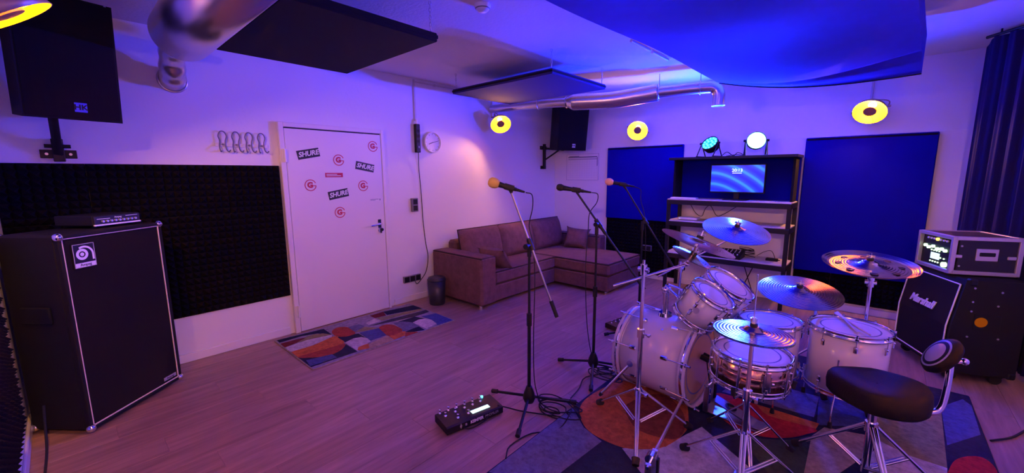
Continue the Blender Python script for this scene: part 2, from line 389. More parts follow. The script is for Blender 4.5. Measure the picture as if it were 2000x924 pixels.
spot_lamp('gold dish spotlight on the back wall above the dark panel beside the sofa', (-2.61, 5.56, 2.15), (.30, -.84, -.45), (-2.64, YB, 2.16), .5)
spot_lamp('gold dish spotlight on the back wall above the wide dark panel', (-.14, 5.54, 2.16), (-.12, -.72, -.66), (-.15, YB, 2.16), 1.2, conduit=((-.15, YB - .012, 2.16), (-.15, YB - .012, ZC)))
spot_lamp('gold dish spotlight glowing beside the large loudspeaker with the blue-lit badge', (-2.50, -.07, 2.17), (-.05, .56, -.82), (-2.5, YC, 2.2), 1.0)
spot_lamp('added unseen gold dish spotlight on the front wall facing the drum kit', (.35, -.06, 2.17), (-.16, .45, -.88), (.35, YC, 2.2), 2.3)  # lamp out of view, added for the warm light on the drums
spot_lamp('added unseen gold dish spotlight on the side wall by the rug', (.96, 2.2, 2.17), (-.40, -.06, -.91), (XD, 2.2, 2.2), .8)  # another lamp out of view, added as warm fill

# ---- blue stage par lights on the shelf unit
def par(label, loc, n, hot, W, base_z):
    n = Vector(n).normalized()
    base = thing('par_light', label, 'stage light', (loc[0], loc[1], base_z))
    h = loc[2] - base_z
    hd_ = obj('lamp_head', MB().lathe([(0, -.10), (.05, -.10), (.085, -.085), (.10, -.02), (.10, .012), (.094, .012), (.094, 0), (0, 0)], 36), 'black_metal', base, (0, 0, h), align(n))
    obj('face_plate', MB().cyl((0, 0, 0), (0, 0, .003), .094, n=36), 'led_disc_hot' if hot else 'led_disc', hd_)
    lm = MB().lathe([(0, .012), (.008, .010), (.013, .003), (.013, 0)], 12).mesh('led', M['led_hot' if hot else 'led'])
    for cnt, rr in ((6, .036), (12, .074)):
        for k in range(cnt):
            a = 2 * PI * k / cnt; obj('led', lm, None, hd_, (rr * math.cos(a), rr * math.sin(a), .003))
    # double bracket feet
    side = Vector((-n.y, n.x, 0)).normalized()
    for s_ in (-1, 1):
        fb = MB()
        c = side * (s_ * .108) + Vector((0, 0, h)); f = Vector((n.x, n.y, 0)).normalized()
        fb.cyl(c, Vector((c.x, c.y, 0.004)) + f * .09, .007, n=6); fb.cyl(c, Vector((c.x, c.y, 0.004)) - f * .09, .007, n=6)
        fb.cyl(c - side * s_ * .012, c + side * s_ * .02, .014, n=10)
        fb.cyl(Vector((c.x, c.y, .006)) + f * .10, Vector((c.x, c.y, .006)) - f * .10, .006, n=6)
        obj('foot_bracket', fb, 'black_metal', base)
    ld = bpy.data.lights.new('par_beam', 'SPOT'); ld.color = BLUE; ld.energy = W; ld.spot_size = math.radians(125 if not hot else 145); ld.spot_blend = 1.0; ld.shadow_soft_size = .07
    lo = bpy.data.objects.new('par_beam', ld); COL.objects.link(lo); lo.location = Vector(loc) + n * .03
    lo.rotation_euler = Vector((0, 0, -1)).rotation_difference(n).to_euler()
    return base
SH_TOP = 1.735
par('stage par light tilted upwards on the shelf top beside the blazing one', (-1.60, 5.42, 1.90), (-.23, -.76, .61), False, PAR_UP_W, SH_TOP)
par('stage par light blazing white on the shelf top above the monitor', (-1.10, 5.42, 1.905), (.28, -.94, .16), True, PAR_OUT_W, SH_TOP)

# ------------------------------------------------------------------ acoustic panels
def foam_tile_mesh(w_, h_, nx, nz, d=.035, base=.015):
    mb = MB(); mb.box(0, w_, -base, 0, 0, h_); px, pz = w_ / nx, h_ / nz
    for i in range(nx):
        for j in range(nz):
            x, z = i * px, j * pz
            mb.add([(x, -base, z), (x + px, -base, z), (x + px, -base, z + pz), (x, -base, z + pz), (x + px / 2, -base - d, z + pz / 2)], [(0, 1, 4), (1, 2, 4), (2, 3, 4), (3, 0, 4)])
    return mb.mesh('foam_tile', 'foam')
def foam_panel(label, loc, rotz, W, H, cols, rows, pitch=.05, skip=()):
    t = thing('acoustic_foam_panel', label, 'foam panel', loc, rotz)
    tw, th = W / cols, H / rows; me = foam_tile_mesh(tw - .002, th - .002, max(2, round(tw / pitch)), max(2, round(th / pitch)))
    for i in range(cols):
        for j in range(rows):
            if (i, j) not in skip: obj('foam_tile', me, None, t, (i * tw, 0, j * th))
    return t
foam_panel('black pyramid foam panel on the door wall behind the tall bass cabinet', (XA, -.27, .39), PI / 2, 1.66, 1.24, 4, 3)
foam_panel('black pyramid foam panel on the front wall beside the bass cabinet', (0.0, YC, .30), PI, 3.15, .84, 6, 2)
def cloth_panel(label, loc, W, H, D=.05, rotz=0):
    t = thing('fabric_wall_panel', label, 'wall panel', loc, rotz)
    obj('fabric_cover', B(0, W, -D, 0, 0, H, b=.008), 'blue_lit_dark_cloth', t)
    obj('edge_batten', B(.01, W - .01, -D - .004, -D + .002, H - .03, H - .012), 'black_cloth', t)
    return t
cloth_panel('dark fabric panel on the back wall between the sofa and shelf unit', (-3.14, YB2, .86), 1.13, 1.065)
foam_panel('black pyramid foam panel under the fabric panel behind the third microphone', (-3.14, YB2, .06), 0, 1.13, .80, 3, 2)
cloth_panel('wide dark fabric panel on the back wall behind the cymbals', (-.66, YB2, .42), 1.04, 1.50, D=.06)
foam_panel('black pyramid foam strip under the wide dark fabric panel', (-.66, YB2, .10), 0, 1.04, .32, 3, 1)

def chain_mb(p0, p1, link=.03):
    mb = MB(); p0 = Vector(p0); p1 = Vector(p1); L = (p1 - p0).length; n = max(2, int(L / (link * .72))); d = (p1 - p0) / n; dn = d.normalized(); a = dn.orthogonal().normalized(); b = dn.cross(a)
    for i in range(n):
        c = p0 + d * (i + .5); s_ = a if i % 2 else b
        mb.tube([c + dn * (math.cos(t) * link * .5) + s_ * (math.sin(t) * link * .26) for t in [2 * PI * k / 8 for k in range(8)]], .0022, 5, closed=True)
    return mb
def ceil_panel(label, x0, x1, y0, y1, z, th=.055, cloth='black_cloth'):
    t = thing('hanging_ceiling_panel', label, 'ceiling panel', ((x0 + x1) / 2, (y0 + y1) / 2, z))
    W, D = (x1 - x0) / 2, (y1 - y0) / 2
    obj('fabric_cover', B(-W, W, -D, D, 0, th, b=.006), cloth, t)
    obj('edge_frame', MB().box(-W - .004, W + .004, -D - .004, D + .004, th * .35, th * .75, b=.003), 'black_cloth', t)
    for (sx, sy) in ((-1, -1), (1, -1), (1, 1), (-1, 1)):
        x, y = sx * (W - .03), sy * (D - .03)
        cm = chain_mb((x, y, th + .02), (x, y, ZC - z)); cm.cyl((x, y, th - .002), (x, y, th + .025), .004, n=6)
        obj('chain', cm, 'steel', t)
    return t
ceil_panel('black ceiling panel on chains over the door area', -3.50, -2.25, .84, 1.78, 2.40)
ceil_panel('blue-lit ceiling panel on chains between the smoke detector and ventilation duct', -3.66, -2.28, 3.08, 4.04, 2.43, .05, 'blue_lit_grey_cloth')
# big sagging panel
t = thing('sagging_ceiling_panel', 'large blue-lit ceiling panel with sagging fabric over the drum kit', 'ceiling panel', (-.54, 2.9, 2.4))
def sag(u, v):     # u along x 0..1, v along y 0..1
    xl = -1.44 + .18 * v; xr = -.06 + .215 * v; x = xl + (xr - xl) * u; y = 1.45 + v * (2.98 + .05 * u)
    z = 2.47 - .05 * v * (1 - u) - .20 * v ** 3 * u
    z -= .10 * math.sin(PI * min(1, u)) * (.35 + .65 * v) * (1 if v < .97 else .9)
    z -= .018 * math.sin(5.2 * PI * v + 2.0 * u) * math.sin(PI * u) + .012 * math.sin(2.6 * PI * v + 3.5 * u)
    z += .045 * u * math.exp(-((v - (.955 - .07 * u)) / .018) ** 2)
    return (x + .54, y - 2.9, z - 2.4)
NU, NV = 28, 110; vs = [sag(i / NU, j / NV) for j in range(NV + 1) for i in range(NU + 1)]
fs = [(j * (NU + 1) + i, (j + 1) * (NU + 1) + i, (j + 1) * (NU + 1) + i + 1, j * (NU + 1) + i + 1) for j in range(NV) for i in range(NU)]
mb = MB().add(vs, fs, True)
top = [(v[0], v[1], (2.585 - .03 * ((i // (NU + 1)) / NV)) - 2.4) for i, v in enumerate(vs)]
mb.add(top, [f[::-1] for f in fs], True)
nn = len(vs); edge = [i for i in range(NU + 1)] + [j * (NU + 1) + NU for j in range(1, NV + 1)] + [NV * (NU + 1) + i for i in range(NU - 1, -1, -1)] + [j * (NU + 1) for j in range(NV - 1, 0, -1)]
ev = [vs[i] for i in edge]; et = [top[i] for i in edge]; ne = len(edge)
mb.add(ev + et, [(k, (k + 1) % ne, ne + (k + 1) % ne, ne + k) for k in range(ne)])
obj('sagging_fabric', mb, 'blue_lit_cloth', t)
for (cx, cy) in ((-.78, -1.38), (-.66, 1.40), (.40, -1.38), (.58, 1.42)):
    obj('chain', chain_mb((cx, cy, .15), (cx, cy, .25)), 'steel', t)
obj('hem_cord', MB().tube([Vector(sag(i / 20, 1.0)) + Vector((0, .004, -.003)) for i in range(21)], .005, 6), 'black_cloth', t)

# light rail running along the big panel
t = thing('light_rail', 'slim clear light rail under the ceiling along the sagging panel', 'light rail', (-1.47, 2.66, 2.51))
obj('rail', B(-.015, .015, 0, 1.05, .02, .045, b=.003), 'conduit', t)
obj('tube', MB().cyl((0, .30, .0), (0, .62, .0), .013, n=12), 'detector', t); obj('tube', MB().cyl((0, .68, .0), (0, 1.0, .0), .013, n=12), 'detector', t)
for y in (.02, .5, 1.02): obj('hanger', MB().cyl((0, y, .04), (0, y, ZC - 2.51), .004, n=6), 'steel', t)

# ------------------------------------------------------------------ ducts
t = thing('ventilation_silencer', 'fat brushed metal ventilation silencer with elbow into the door wall', 'duct', (-3.5, .66, 2.43))
obj('silencer_body', MB().lathe([(.085, -.0), (.165, -.004), (.17, .004), (.17, 1.5), (.085, 1.502)], 48), 'steel', t, (0, 0, .03), (0, PI / 2, 0))
nk = MB().cyl((.01, 0, .03), (-.17, 0, .02), .083, .078, n=28)
for k in range(6): nk.tube([Vector((-.03 - k * .022, .082 * math.cos(a), .027 + .082 * math.sin(a))) for a in [2 * PI * q / 28 for q in range(28)]], .004, 5, closed=True)
obj('neck', nk, 'alu', t)
obj('clamp', MB().tube([Vector((-.165, .083 * math.cos(a), .02 + .083 * math.sin(a))) for a in [2 * PI * q / 28 for q in range(28)]], .008, 6, closed=True), 'black_metal', t)
ep = curve_pts([(-.16, 0, .02), (-.30, 0, .005), (-.42, .005, -.05), (-.50, .012, -.12), (-.56, .02, -.15), (-.655, .03, -.155)], 6)
obj('elbow', MB().tube(ep, .078, 28, radii=[.078 + .004 * math.sin(k * .9) for k in range(len(ep))]), 'steel', t)
obj('wall_collar', MB().tube([Vector((-.655, .03 + .088 * math.cos(a), -.155 + .088 * math.sin(a))) for a in [2 * PI * q / 28 for q in range(28)]], .009, 6, closed=True), 'steel', t)
for x in (.5, 1.3): obj('hanger', MB().cyl((x, 0, .2), (x, 0, ZC - 2.43), .004, n=6), 'steel', t)

t = thing('ventilation_duct', 'aluminium ventilation duct running across to the back wall elbow', 'duct', (-2.6, 4.55, 2.42))
O = Vector((-2.6, 4.55, 2.42))
def D_(x, y, z): return Vector((x, y, z)) - O
fp = [D_(-4.14, 4.18, 2.44), D_(-3.30, 4.36, 2.44), D_(-3.02, 4.42, 2.43)]
obj('thin_pipe', MB().tube(fp, .055, 20), 'alu', t)
for q in (D_(-3.42, 4.33, 2.44), D_(-3.04, 4.415, 2.43)):
    dd = Vector((.97, .22, 0)); a = dd.orthogonal().normalized(); b = dd.cross(a).normalized()
    obj('clamp', MB().tube([q + .064 * (math.cos(x) * a + math.sin(x) * b) for x in [2 * PI * k / 24 for k in range(24)]], .007, 6, closed=True), 'steel', t)
fx = curve_pts([D_(-3.02, 4.42, 2.43), D_(-2.86, 4.46, 2.42), D_(-2.5, 4.56, 2.41), D_(-2.2, 4.64, 2.43), D_(-1.98, 4.70, 2.45)], 26)
obj('flexible_hose', MB().tube(fx, .09, 24, radii=[(.06 + .035 * min(1, k / 14)) + (.003 if k % 2 else -.002) for k in range(len(fx))]), 'alu', t)
rg = curve_pts([D_(-1.98, 4.70, 2.45), D_(-1.52, 4.83, 2.46), D_(-1.42, 4.86, 2.44), D_(-1.38, 4.87, 2.38), D_(-1.38, 4.87, 2.26)], 8)
obj('rigid_pipe', MB().tube(rg, .062, 24), 'steel', t)
obj('outlet_rim', MB().tube([D_(-1.38 + .064 * math.cos(x), 4.87 + .064 * math.sin(x), 2.26) for x in [2 * PI * k / 24 for k in range(24)]], .006, 6, closed=True), 'steel', t)
for q in (D_(-1.97, 4.70, 2.45), D_(-1.56, 4.82, 2.46)):
    mb = MB().tube([q + .068 * (math.cos(x) * a + math.sin(x) * b) for x in [2 * PI * k / 24 for k in range(24)]], .008, 6, closed=True)
    mb.cyl(q + Vector((0, 0, .068)), Vector((q.x, q.y, ZC - O.z)), .005, n=6)
    obj('hanger_clamp', mb, 'steel', t)

# smoke detector
t = thing('smoke_detector', 'small white round smoke detector on the ceiling', 'smoke detector', (-2.07, 2.02, ZC))
obj('housing', MB().lathe([(0, -.045), (.03, -.044), (.045, -.03), (.05, -.02), (.053, -.016), (.055, 0)], 28), 'detector', t)
obj('vent_ring', MB().lathe([(.046, -.03), (.049, -.027), (.049, -.024), (.046, -.021)], 28), 'ink', t)
# ceiling cable trunking + power strip + cable
tag(obj('cable_trunking', B(-.011, .011, -.014, 0, 0, .47, b=.002), 'conduit', None, (XA, 2.915, 2.165), (0, 0, PI / 2)), 'thin vertical cable trunking above the black power strip', 'cable trunking')
t = thing('ceiling_conduit', 'thin cable conduit at the top of the door wall', 'conduit', (XA, 3.0, 2.61))
obj('pipe', MB().cyl((.012, -.08, 0), (.012, 2.6, 0), .007, n=8), 'conduit', t)
for k in range(4): obj('clip', B(.0, .024, .2 + k * .7, .22 + k * .7, -.012, .012, b=.002), 'conduit', t)
t = thing('power_strip', 'black power strip mounted upright beside the wall clock', 'power strip', (XA, 2.92, 1.80), PI / 2)
obj('body', B(-.03, .03, -.05, 0, 0, .33, b=.006), 'black', t)
for k in range(3): obj('socket', MB().cyl((0, -.0505, .13 + .06 * k), (0, -.049, .13 + .06 * k), .02, n=16), 'rubber', t)
obj('switch', B(-.01, .01, -.056, -.049, .05, .075, b=.002), 'socket', t); obj('plug', MB().cyl((-.005, -.03, .33), (-.005, -.03, .385), .016, .011, n=12), 'logo_white', t)
def P3(y, z, x=XA + .012): return (x, y, z)
tag(obj('power_cable', MB().tube(curve_pts([P3(2.925, 1.80, XA + .03), P3(2.935, 1.62), P3(2.955, 1.30), P3(2.965, 1.0), P3(2.99, .72), P3(3.02, .52), P3(2.985, .34), P3(2.90, .24), P3(2.84, .20), P3(2.80, .25, XA + .03)], 8), .0045, 6), 'rubber'), 'thin black cable hanging from the power strip to the sockets', 'cable')
# wall clock
t = thing('wall_clock', 'round white wall clock on the door wall', 'clock', (XA, 3.15, 1.93), PI / 2)
obj('rim', MB().lathe([(.118, 0), (.125, .004), (.127, .03), (.120, .036), (.112, .03), (.112, .012)], 40), 'white_paint', t, None, (PI / 2, 0, 0))
fc = obj('dial', MB().cyl((0, -.012, 0), (0, -.016, 0), .113, n=40), 'paper', t)
for k in range(12):
    a = k * PI / 6; obj('hour_mark', B(-.002, .002, -.0172, -.0158, -.008, .008), 'ink', fc, (.098 * math.sin(a), 0, .098 * math.cos(a)), (0, a, 0))
obj('hour_hand', B(-.003, .003, -.020, -.018, -.008, .062), 'black', fc, (0, 0, 0), (0, math.radians(248), 0))
obj('minute_hand', B(-.0022, .0022, -.023, -.021, -.01, .095), 'black', fc, (0, 0, 0), (0, math.radians(76), 0))
# switch and sockets
t = thing('light_switch', 'dark double light switch beside the door', 'light switch', (XA, 2.845, 1.18), PI / 2)
obj('surround', B(-.042, .042, -.04, 0, -.08, .08, b=.003), 'socket', t)
for z in (-.038, .038): obj('rocker', B(-.028, .028, -.046, -.039, z - .03, z + .03, b=.002), 'black', t)
def sockets(label, loc, rotz, n):
    t = thing('wall_socket', label, 'socket', loc, rotz)
    obj('surround', B(-.04 * n, .04 * n, -.03, 0, -.04, .04, b=.003), 'socket', t)
    for k in range(n):
        x = -.04 * n + .04 + .08 * k
        obj('insert', MB().lathe([(.021, -.03), (.024, -.034), (.027, -.034), (.028, -.030)], 20), 'black', t, (x, 0, 0), (PI / 2, 0, 0)).scale = (1, 1, -1)
        obj('face', B(x - .033, x + .033, -.0335, -.029, -.033, .033, b=.002), 'black', t)
sockets('triple dark wall socket low on the door wall near the bin', (XA, 2.77, .285), PI / 2, 3)
sockets('double wall socket in front of the dark panel by the sofa', (-2.45, YB2 - .06, .46), 0, 2)
# coat hooks
t = thing('coat_rack', 'white wall rail with four double coat hooks', 'coat rack', (XA, 1.115, 1.80), PI / 2)
obj('rail', B(-.20, .20, -.012, 0, -.018, .012, b=.003), 'white_paint', t)
hk = MB()
hk.tube(curve_pts([(-.012, -.02, -.055), (-.022, -.035, -.062), (-.030, -.05, -.045), (-.028, -.03, -.01), (-.02, -.02, .03), (-.028, -.02, .07), (-.012, -.022, .105), (.014, -.022, .105), (.03, -.022, .07), (.02, -.02, .03), (.018, -.02, -.01), (.022, -.03, -.045), (.032, -.05, -.06), (.042, -.06, -.045)], 5), .0045, 7)
hk.cyl((0, 0, 0), (0, -.024, 0), .008, n=10); hkm = hk.mesh('hook', 'socket')
for k in range(4): obj('hook', hkm, None, t, (-.145 + .097 * k, 0, 0))
# calendar
t = thing('wall_calendar', 'white wall calendar planner on the back wall above the sofa', 'calendar', (-3.615, YB2, 1.44))
obj('sheet', B(-.295, .295, -.006, 0, 0, .41, b=.001), 'paper', t)
obj('frame', MB().box(-.30, .30, -.009, 0, -.006, .002).box(-.30, .30, -.009, 0, .408, .416).box(-.302, -.294, -.009, 0, -.006, .416).box(.294, .302, -.009, 0, -.006, .416), 'silver_plate', t)
obj('header_print', B(-.27, .27, -.0068, -.006, .355, .372), 'ink', t); obj('header_print', B(-.27, .27, -.0068, -.006, .328, .336), 'ink', t); obj('header_print', B(-.25, -.06, -.0069, -.006, .375, .385), 'ink', t)
gm = MB()
for k in range(13): gm.box(-.27 + .045 * k - .0008, -.27 + .045 * k + .0008, -.0066, -.006, .04, .32)
for k in range(9): gm.box(-.27, .27, -.0066, -.006, .04 + .035 * k - .0006, .04 + .035 * k + .0006)
obj('print_grid', gm, 'silver_plate', t); obj('marker_strip', B(.272, .280, -.012, -.005, .22, .36), 'ink', t)

# ------------------------------------------------------------------ loudspeakers on brackets
def loudspeaker(label, blabel, loc, az, tilt, wall_y, W, H, D, pole, logo_mat='logo_white'):
    # local: front faces -Y, X right; az = rotation about Z of local frame
    t = thing('loudspeaker', label, 'loudspeaker', loc, rot=Euler((tilt, 0, az), 'XYZ'), group='wall mounted loudspeakers')
    tp = .72
    poly = [(-W / 2, -D / 2), (W / 2, -D / 2), (W / 2, D * .05), (W / 2 * tp, D / 2), (-W / 2 * tp, D / 2), (-W / 2, D * .05)]
    obj('cabinet', MB().prism(poly, -H / 2, H / 2), 'tolex', t)
    g = MB(); n = 10; prof = []
    for k in range(n + 1):
        x = -W / 2 + .012 + (W - .024) * k / n; prof.append((x, -D / 2 - .004 - .022 * (1 - (2 * k / n - 1) ** 2)))
    g.prism(prof + [(W / 2 - .012, -D / 2 + .005), (-W / 2 + .012, -D / 2 + .005)], -H / 2 + .012, H / 2 - .012)
    obj('grille', g, 'grille', t)
    lg = obj('badge', B(-.027, .027, -.003, 0, -.027, .027, b=.001), logo_mat, t, (0.02, -D / 2 - .026, -H / 2 + .075))
    text('HK', .042, 'black', lg, (0, -.0036, 0), offset=.0012)
    obj('screw', MB().cyl((W / 2 - .03, -D / 2 + .0, H / 2 - .006), (W / 2 - .03, -D / 2 + .0, H / 2 + .001), .006, n=8), 'steel', t)
    return t
def bracket(label, plate, arm, top):
    t = thing('speaker_bracket', label, 'bracket', plate, group='loudspeaker wall brackets')
    o = Vector(plate); a = Vector(arm) - o; b = Vector(top) - o
    obj('wall_plate', B(0, .012, -.085, .085, -.028, .028, b=.002), 'black_metal', t)
    for y in (-.055, .055): obj('bolt', MB().cyl((.011, y, 0), (.02, y, 0), .009, n=6), 'steel', t)
    return t, a, b
loudspeaker('large black loudspeaker with a blue-lit badge above the bass cabinet', '', (-3.76, .09, 2.235), math.radians(101), math.radians(7), 0, .42, .68, .40, 0, 'badge_blue_lit')
t, a, b = bracket('black bracket holding the loudspeaker above the foam panel', (XA, .03, 1.69), (-4.0, .03, 1.7), (-3.9, .03, 1.93))
pb = MB(); pb.box(.01, .05, -.028, .028, -.05, .10, b=.003); pb.tube([(.03, 0, .0), (.10, 0, .10), (.22, 0, .21), (.25, 0, .27)], .03, 4)
obj('arm', pb, 'black_metal', t); obj('clamp_knob', MB().cyl((.06, -.06, .05), (.06, .06, .05), .012, n=10), 'black_metal', t)
loudspeaker('black loudspeaker with white badge in the corner above the sofa', '', (-3.70, 5.40, 2.235), math.radians(62), math.radians(8), 0, .50, .64, .40, 0)
t, a, b = bracket('black angled bracket holding the corner loudspeaker', (XA, 5.39, 1.96), None or (-4, 5.4, 1.9), (-3.9, 5.4, 1.95))
pb = MB(); pb.box(.01, .05, -.02, .02, -.34, .06, b=.003); pb.cyl((.03, 0, -.01), (.37, .03, -.04), .016, n=8); pb.cyl((.03, 0, -.20), (.30, .02, -.05), .013, n=8); pb.cyl((.37, .03, -.06), (.37, .03, .0), .022, n=12)
obj('arm', pb, 'black_metal', t); obj('wall_plate', B(0, .014, -.07, .07, -.34, -.29, b=.002), 'black_metal', t)

# ------------------------------------------------------------------ bass cabinet and head
t = thing('bass_cabinet', 'tall black bass speaker cabinet with pale piping in the corner', 'amplifier', (-3.585, .205, 0), math.radians(130))
W, H, D = .65, 1.215, .36
obj('cabinet_shell', B(-W / 2, W / 2, .012, D, .03, H, b=.012), 'tolex', t)
fm = MB(); e = .016
fm.box(-W / 2, W / 2, -.012, .02, H - .022, H, b=.004).box(-W / 2, W / 2, -.012, .02, .03, .05, b=.004).box(-W / 2, -W / 2 + .02, -.012, .02, .03, H, b=.004).box(W / 2 - .02, W / 2, -.012, .02, .03, H, b=.004)
obj('front_rim', fm, 'tolex', t)
obj('grille_cloth', B(-W / 2 + .02, W / 2 - .02, -.002, .012, .05, H - .022), 'grille', t)
q = .024; pp = MB()
for (a, b) in (((-W / 2 + q, H - q), (W / 2 - q, H - q)), ((W / 2 - q, H - q), (W / 2 - q, .03 + q)), ((W / 2 - q, .03 + q), (-W / 2 + q, .03 + q)), ((-W / 2 + q, .03 + q), (-W / 2 + q, H - q))):
    pp.cyl((a[0], -.004, a[1]), (b[0], -.004, b[1]), .0045, n=6)
obj('piping', pp, 'piping', t)
cm = MB()
cm.sphere((0, 0, 0), .024, 10, 6); cmm = cm.mesh('corner_protector', 'chrome')
for sx in (-1, 1):
    for z in (.042, H - .012):
        obj('corner_protector', cmm, None, t, (sx * (W / 2 - .010), -.002, z)); obj('corner_protector', cmm, None, t, (sx * (W / 2 - .010), D - .012, z))
bg = obj('badge', B(-.062, .062, -.006, 0, -.072, .072, b=.002), 'black', t, (-W / 2 + .125, -.003, H - .135))
lm = MB()
def ringflat(mb, R0, R1, a0, a1, c=(0, 0), y=-.0075, n=28):
    vs = []
    for k in range(n + 1):
        tt = a0 + (a1 - a0) * k / n
        vs += [(c[0] + R0 * math.cos(tt), y, c[1] + R0 * math.sin(tt)), (c[0] + R1 * math.cos(tt), y, c[1] + R1 * math.sin(tt))]
    mb.add(vs, [(2 * k, 2 * k + 1, 2 * k + 3, 2 * k + 2) for k in range(n)])
ringflat(lm, .018, .033, 0, 2 * PI, (-.012, .008)); ringflat(lm, 0, .011, 0, 2 * PI, (-.012, .008)); ringflat(lm, .042, .053, -.1, 2.1, (-.0, .004))
lm.box(.042, .053, -.0076, -.0072, -.03, .006); lm.box(-.055, .055, -.0076, -.0072, -.066, -.042)
for (x0, x1, z0, z1) in ((-.058, .058, .067, .069), (-.058, .058, -.069, -.067), (-.0585, -.0565, -.069, .069), (.0565, .0585, -.069, .069)): lm.box(x0, x1, -.0076, -.0070, z0, z1)
obj('emblem', lm, 'logo_white', bg); text('Ampeg', .022, 'black', bg, (0, -.0082, -.054))
nb = obj('name_plate', B(-.05, .05, -.004, 0, -.012, .012, b=.001), 'silver_plate', t, (W / 2 - .09, -.003, .085)); text('Ampeg', .02, 'black', nb, (0, -.0046, 0))
for sx in (-1, 1):
    obj('caster', MB().cyl((sx * .25, .08, .02), (sx * .25 + .02, .08, .02), .02, n=12).cyl((sx * .25, D - .06, .02), (sx * .25 + .02, D - .06, .02), .02, n=12), 'rubber', t)
obj('side_handle', B(-W / 2 - .012, -W / 2 + .005, .10, .28, .70, .80, b=.006), 'tolex', t)
t = thing('bass_amplifier_head', 'small black bass amplifier head with lit control panel on the tall cabinet', 'amplifier', (-3.80, .175, H + .004), math.radians(128))
obj('housing', B(-.15, .15, -.10, .16, .012, .075, b=.004), 'black', t)
fp_ = obj('front_panel', B(-.145, .145, -.108, -.099, .016, .071, b=.002), 'case_ply', t)
obj('panel_rail', B(-.148, .148, -.112, -.100, .010, .020, b=.002), 'logo_white', t)
for k in range(9): obj('knob', MB().cyl((-.10 + .026 * k, -.108, .038), (-.10 + .026 * k, -.120, .038), .007, n=10), 'silver_plate', t)
text('Ampeg', .016, 'logo_white', fp_, (.0, -.1085, .058)); obj('panel_line', B(-.13, -.05, -.1088, -.108, .052, .055), 'logo_white', fp_); obj('panel_line', B(.05, .13, -.1088, -.108, .06, .0625), 'logo_white', fp_)
for sx in (-1, 1): obj('rubber_foot', MB().cyl((sx * .12, -.07, 0), (sx * .12, -.07, .013), .012, n=10).cyl((sx * .12, .12, 0), (sx * .12, .12, .013), .012, n=10), 'rubber', t)
tag(obj('amplifier_cable', MB().tube(curve_pts([(-3.42, -.20, .25), (-3.40, -.21, .10), (-3.33, -.215, .02), (-3.1, -.22, .008), (-2.8, -.23, .008)], 8), .006, 6), 'rubber'), 'black cable on the floor beside the tall bass cabinet', 'cable')

# ------------------------------------------------------------------ bin
t = thing('waste_bin', 'small black waste bin beside the sofa', 'bin', (-3.83, 2.90, 0))
obj('bucket', MB().lathe([(0, .0), (.088, .0), (.092, .006), (.108, .30), (.102, .30), (.086, .012), (0, .012)], 32), 'plastic_bin', t)
obj('rim', MB().tube([(.108 * math.cos(a), .108 * math.sin(a), .30) for a in [2 * PI * k / 32 for k in range(32)]], .006, 6, closed=True), 'plastic_bin', t)
obj('lid', MB().lathe([(.106, .302), (.10, .325), (.06, .338), (0, .342)], 32), 'plastic_bin', t)

# ------------------------------------------------------------------ sofa
def pillow(W, H, T, nx=14, nz=12, puff=.5, corner=.10):
    mb = MB(); F = []; Bk = []
    for j in range(nz + 1):
        for i in range(nx + 1):
            u = 2 * i / nx - 1; v = 2 * j / nz - 1
            k = ((1 - abs(u) ** 3.0) * (1 - abs(v) ** 3.0)) ** puff
            pin = 1 - corner * (1 - abs(u) ** 4) * (abs(v) ** 2) * 0.6; pin2 = 1 - corner * (1 - abs(v) ** 4) * (abs(u) ** 2) * 0.6
            x = u * W / 2 * pin2; z = v * H / 2 * pin
            F.append((x, -T / 2 * k, z)); Bk.append((x, T / 2 * k, z))
    fs = [(j * (nx + 1) + i, j * (nx + 1) + i + 1, (j + 1) * (nx + 1) + i + 1, (j + 1) * (nx + 1) + i) for j in range(nz) for i in range(nx)]
    mb.add(F, fs, True); mb.add(Bk, [f[::-1] for f in fs], True); return mb
def seam(pts, r=.009, closed=True): return MB().tube(pts, r, 6, closed=closed)
t = thing('corner_sofa', 'brown microfibre corner sofa with chaise under the loudspeaker', 'sofa', (-3.3, 4.3, 0))
def sb(name, x0, x1, y0, y1, z0, z1, b=.02, m='sofa'): return obj(name, B(x0 + 3.3, x1 + 3.3, y0 - 4.3, y1 - 4.3, z0, z1, b=b), m, t)
XL, XF, XCH = -4.12, -3.25, -2.43; Y0, Y1, YM = 3.06, 5.64, 4.52
def edge(x0, x1, y0, y1, z, par_):
    obj('seam', seam([(x0 + 3.3, y0 - 4.3, z), (x1 + 3.3, y0 - 4.3, z), (x1 + 3.3, y1 - 4.3, z), (x0 + 3.3, y1 - 4.3, z)]), 'sofa_seam', par_)
a = sb('arm', XL, XF + .03, Y0, Y0 + .25, .04, .605, .025); edge(XL + .02, XF + .015, Y0 + .015, Y0 + .235, .593, a)
a = sb('arm', XL, XL + 1.02, Y1 - .20, Y1, .04, .59, .025); edge(XL + .02, XL + 1.0, Y1 - .19, Y1 - .01, .578, a)
sb('backrest', XL, XL + .16, Y0 + .25, Y1 - .20, .04, .70, .03)
sb('base', XL + .16, XF - .012, Y0 + .25, YM, .04, .235, .012)
a = sb('seat_cushion', XL + .16, XF, Y0 + .255, YM - .004, .24, .405, .03); edge(XL + .18, XF - .012, Y0 + .27, YM - .015, .395, a)
sb('chaise_base', XL + .16, XCH - .012, YM, Y1 - .21, .04, .235, .012)
a = sb('chaise_cushion', XL + .16, XCH, YM, Y1 - .205, .24, .405, .03); edge(XL + .18, XCH - .012, YM + .012, Y1 - .22, .395, a)
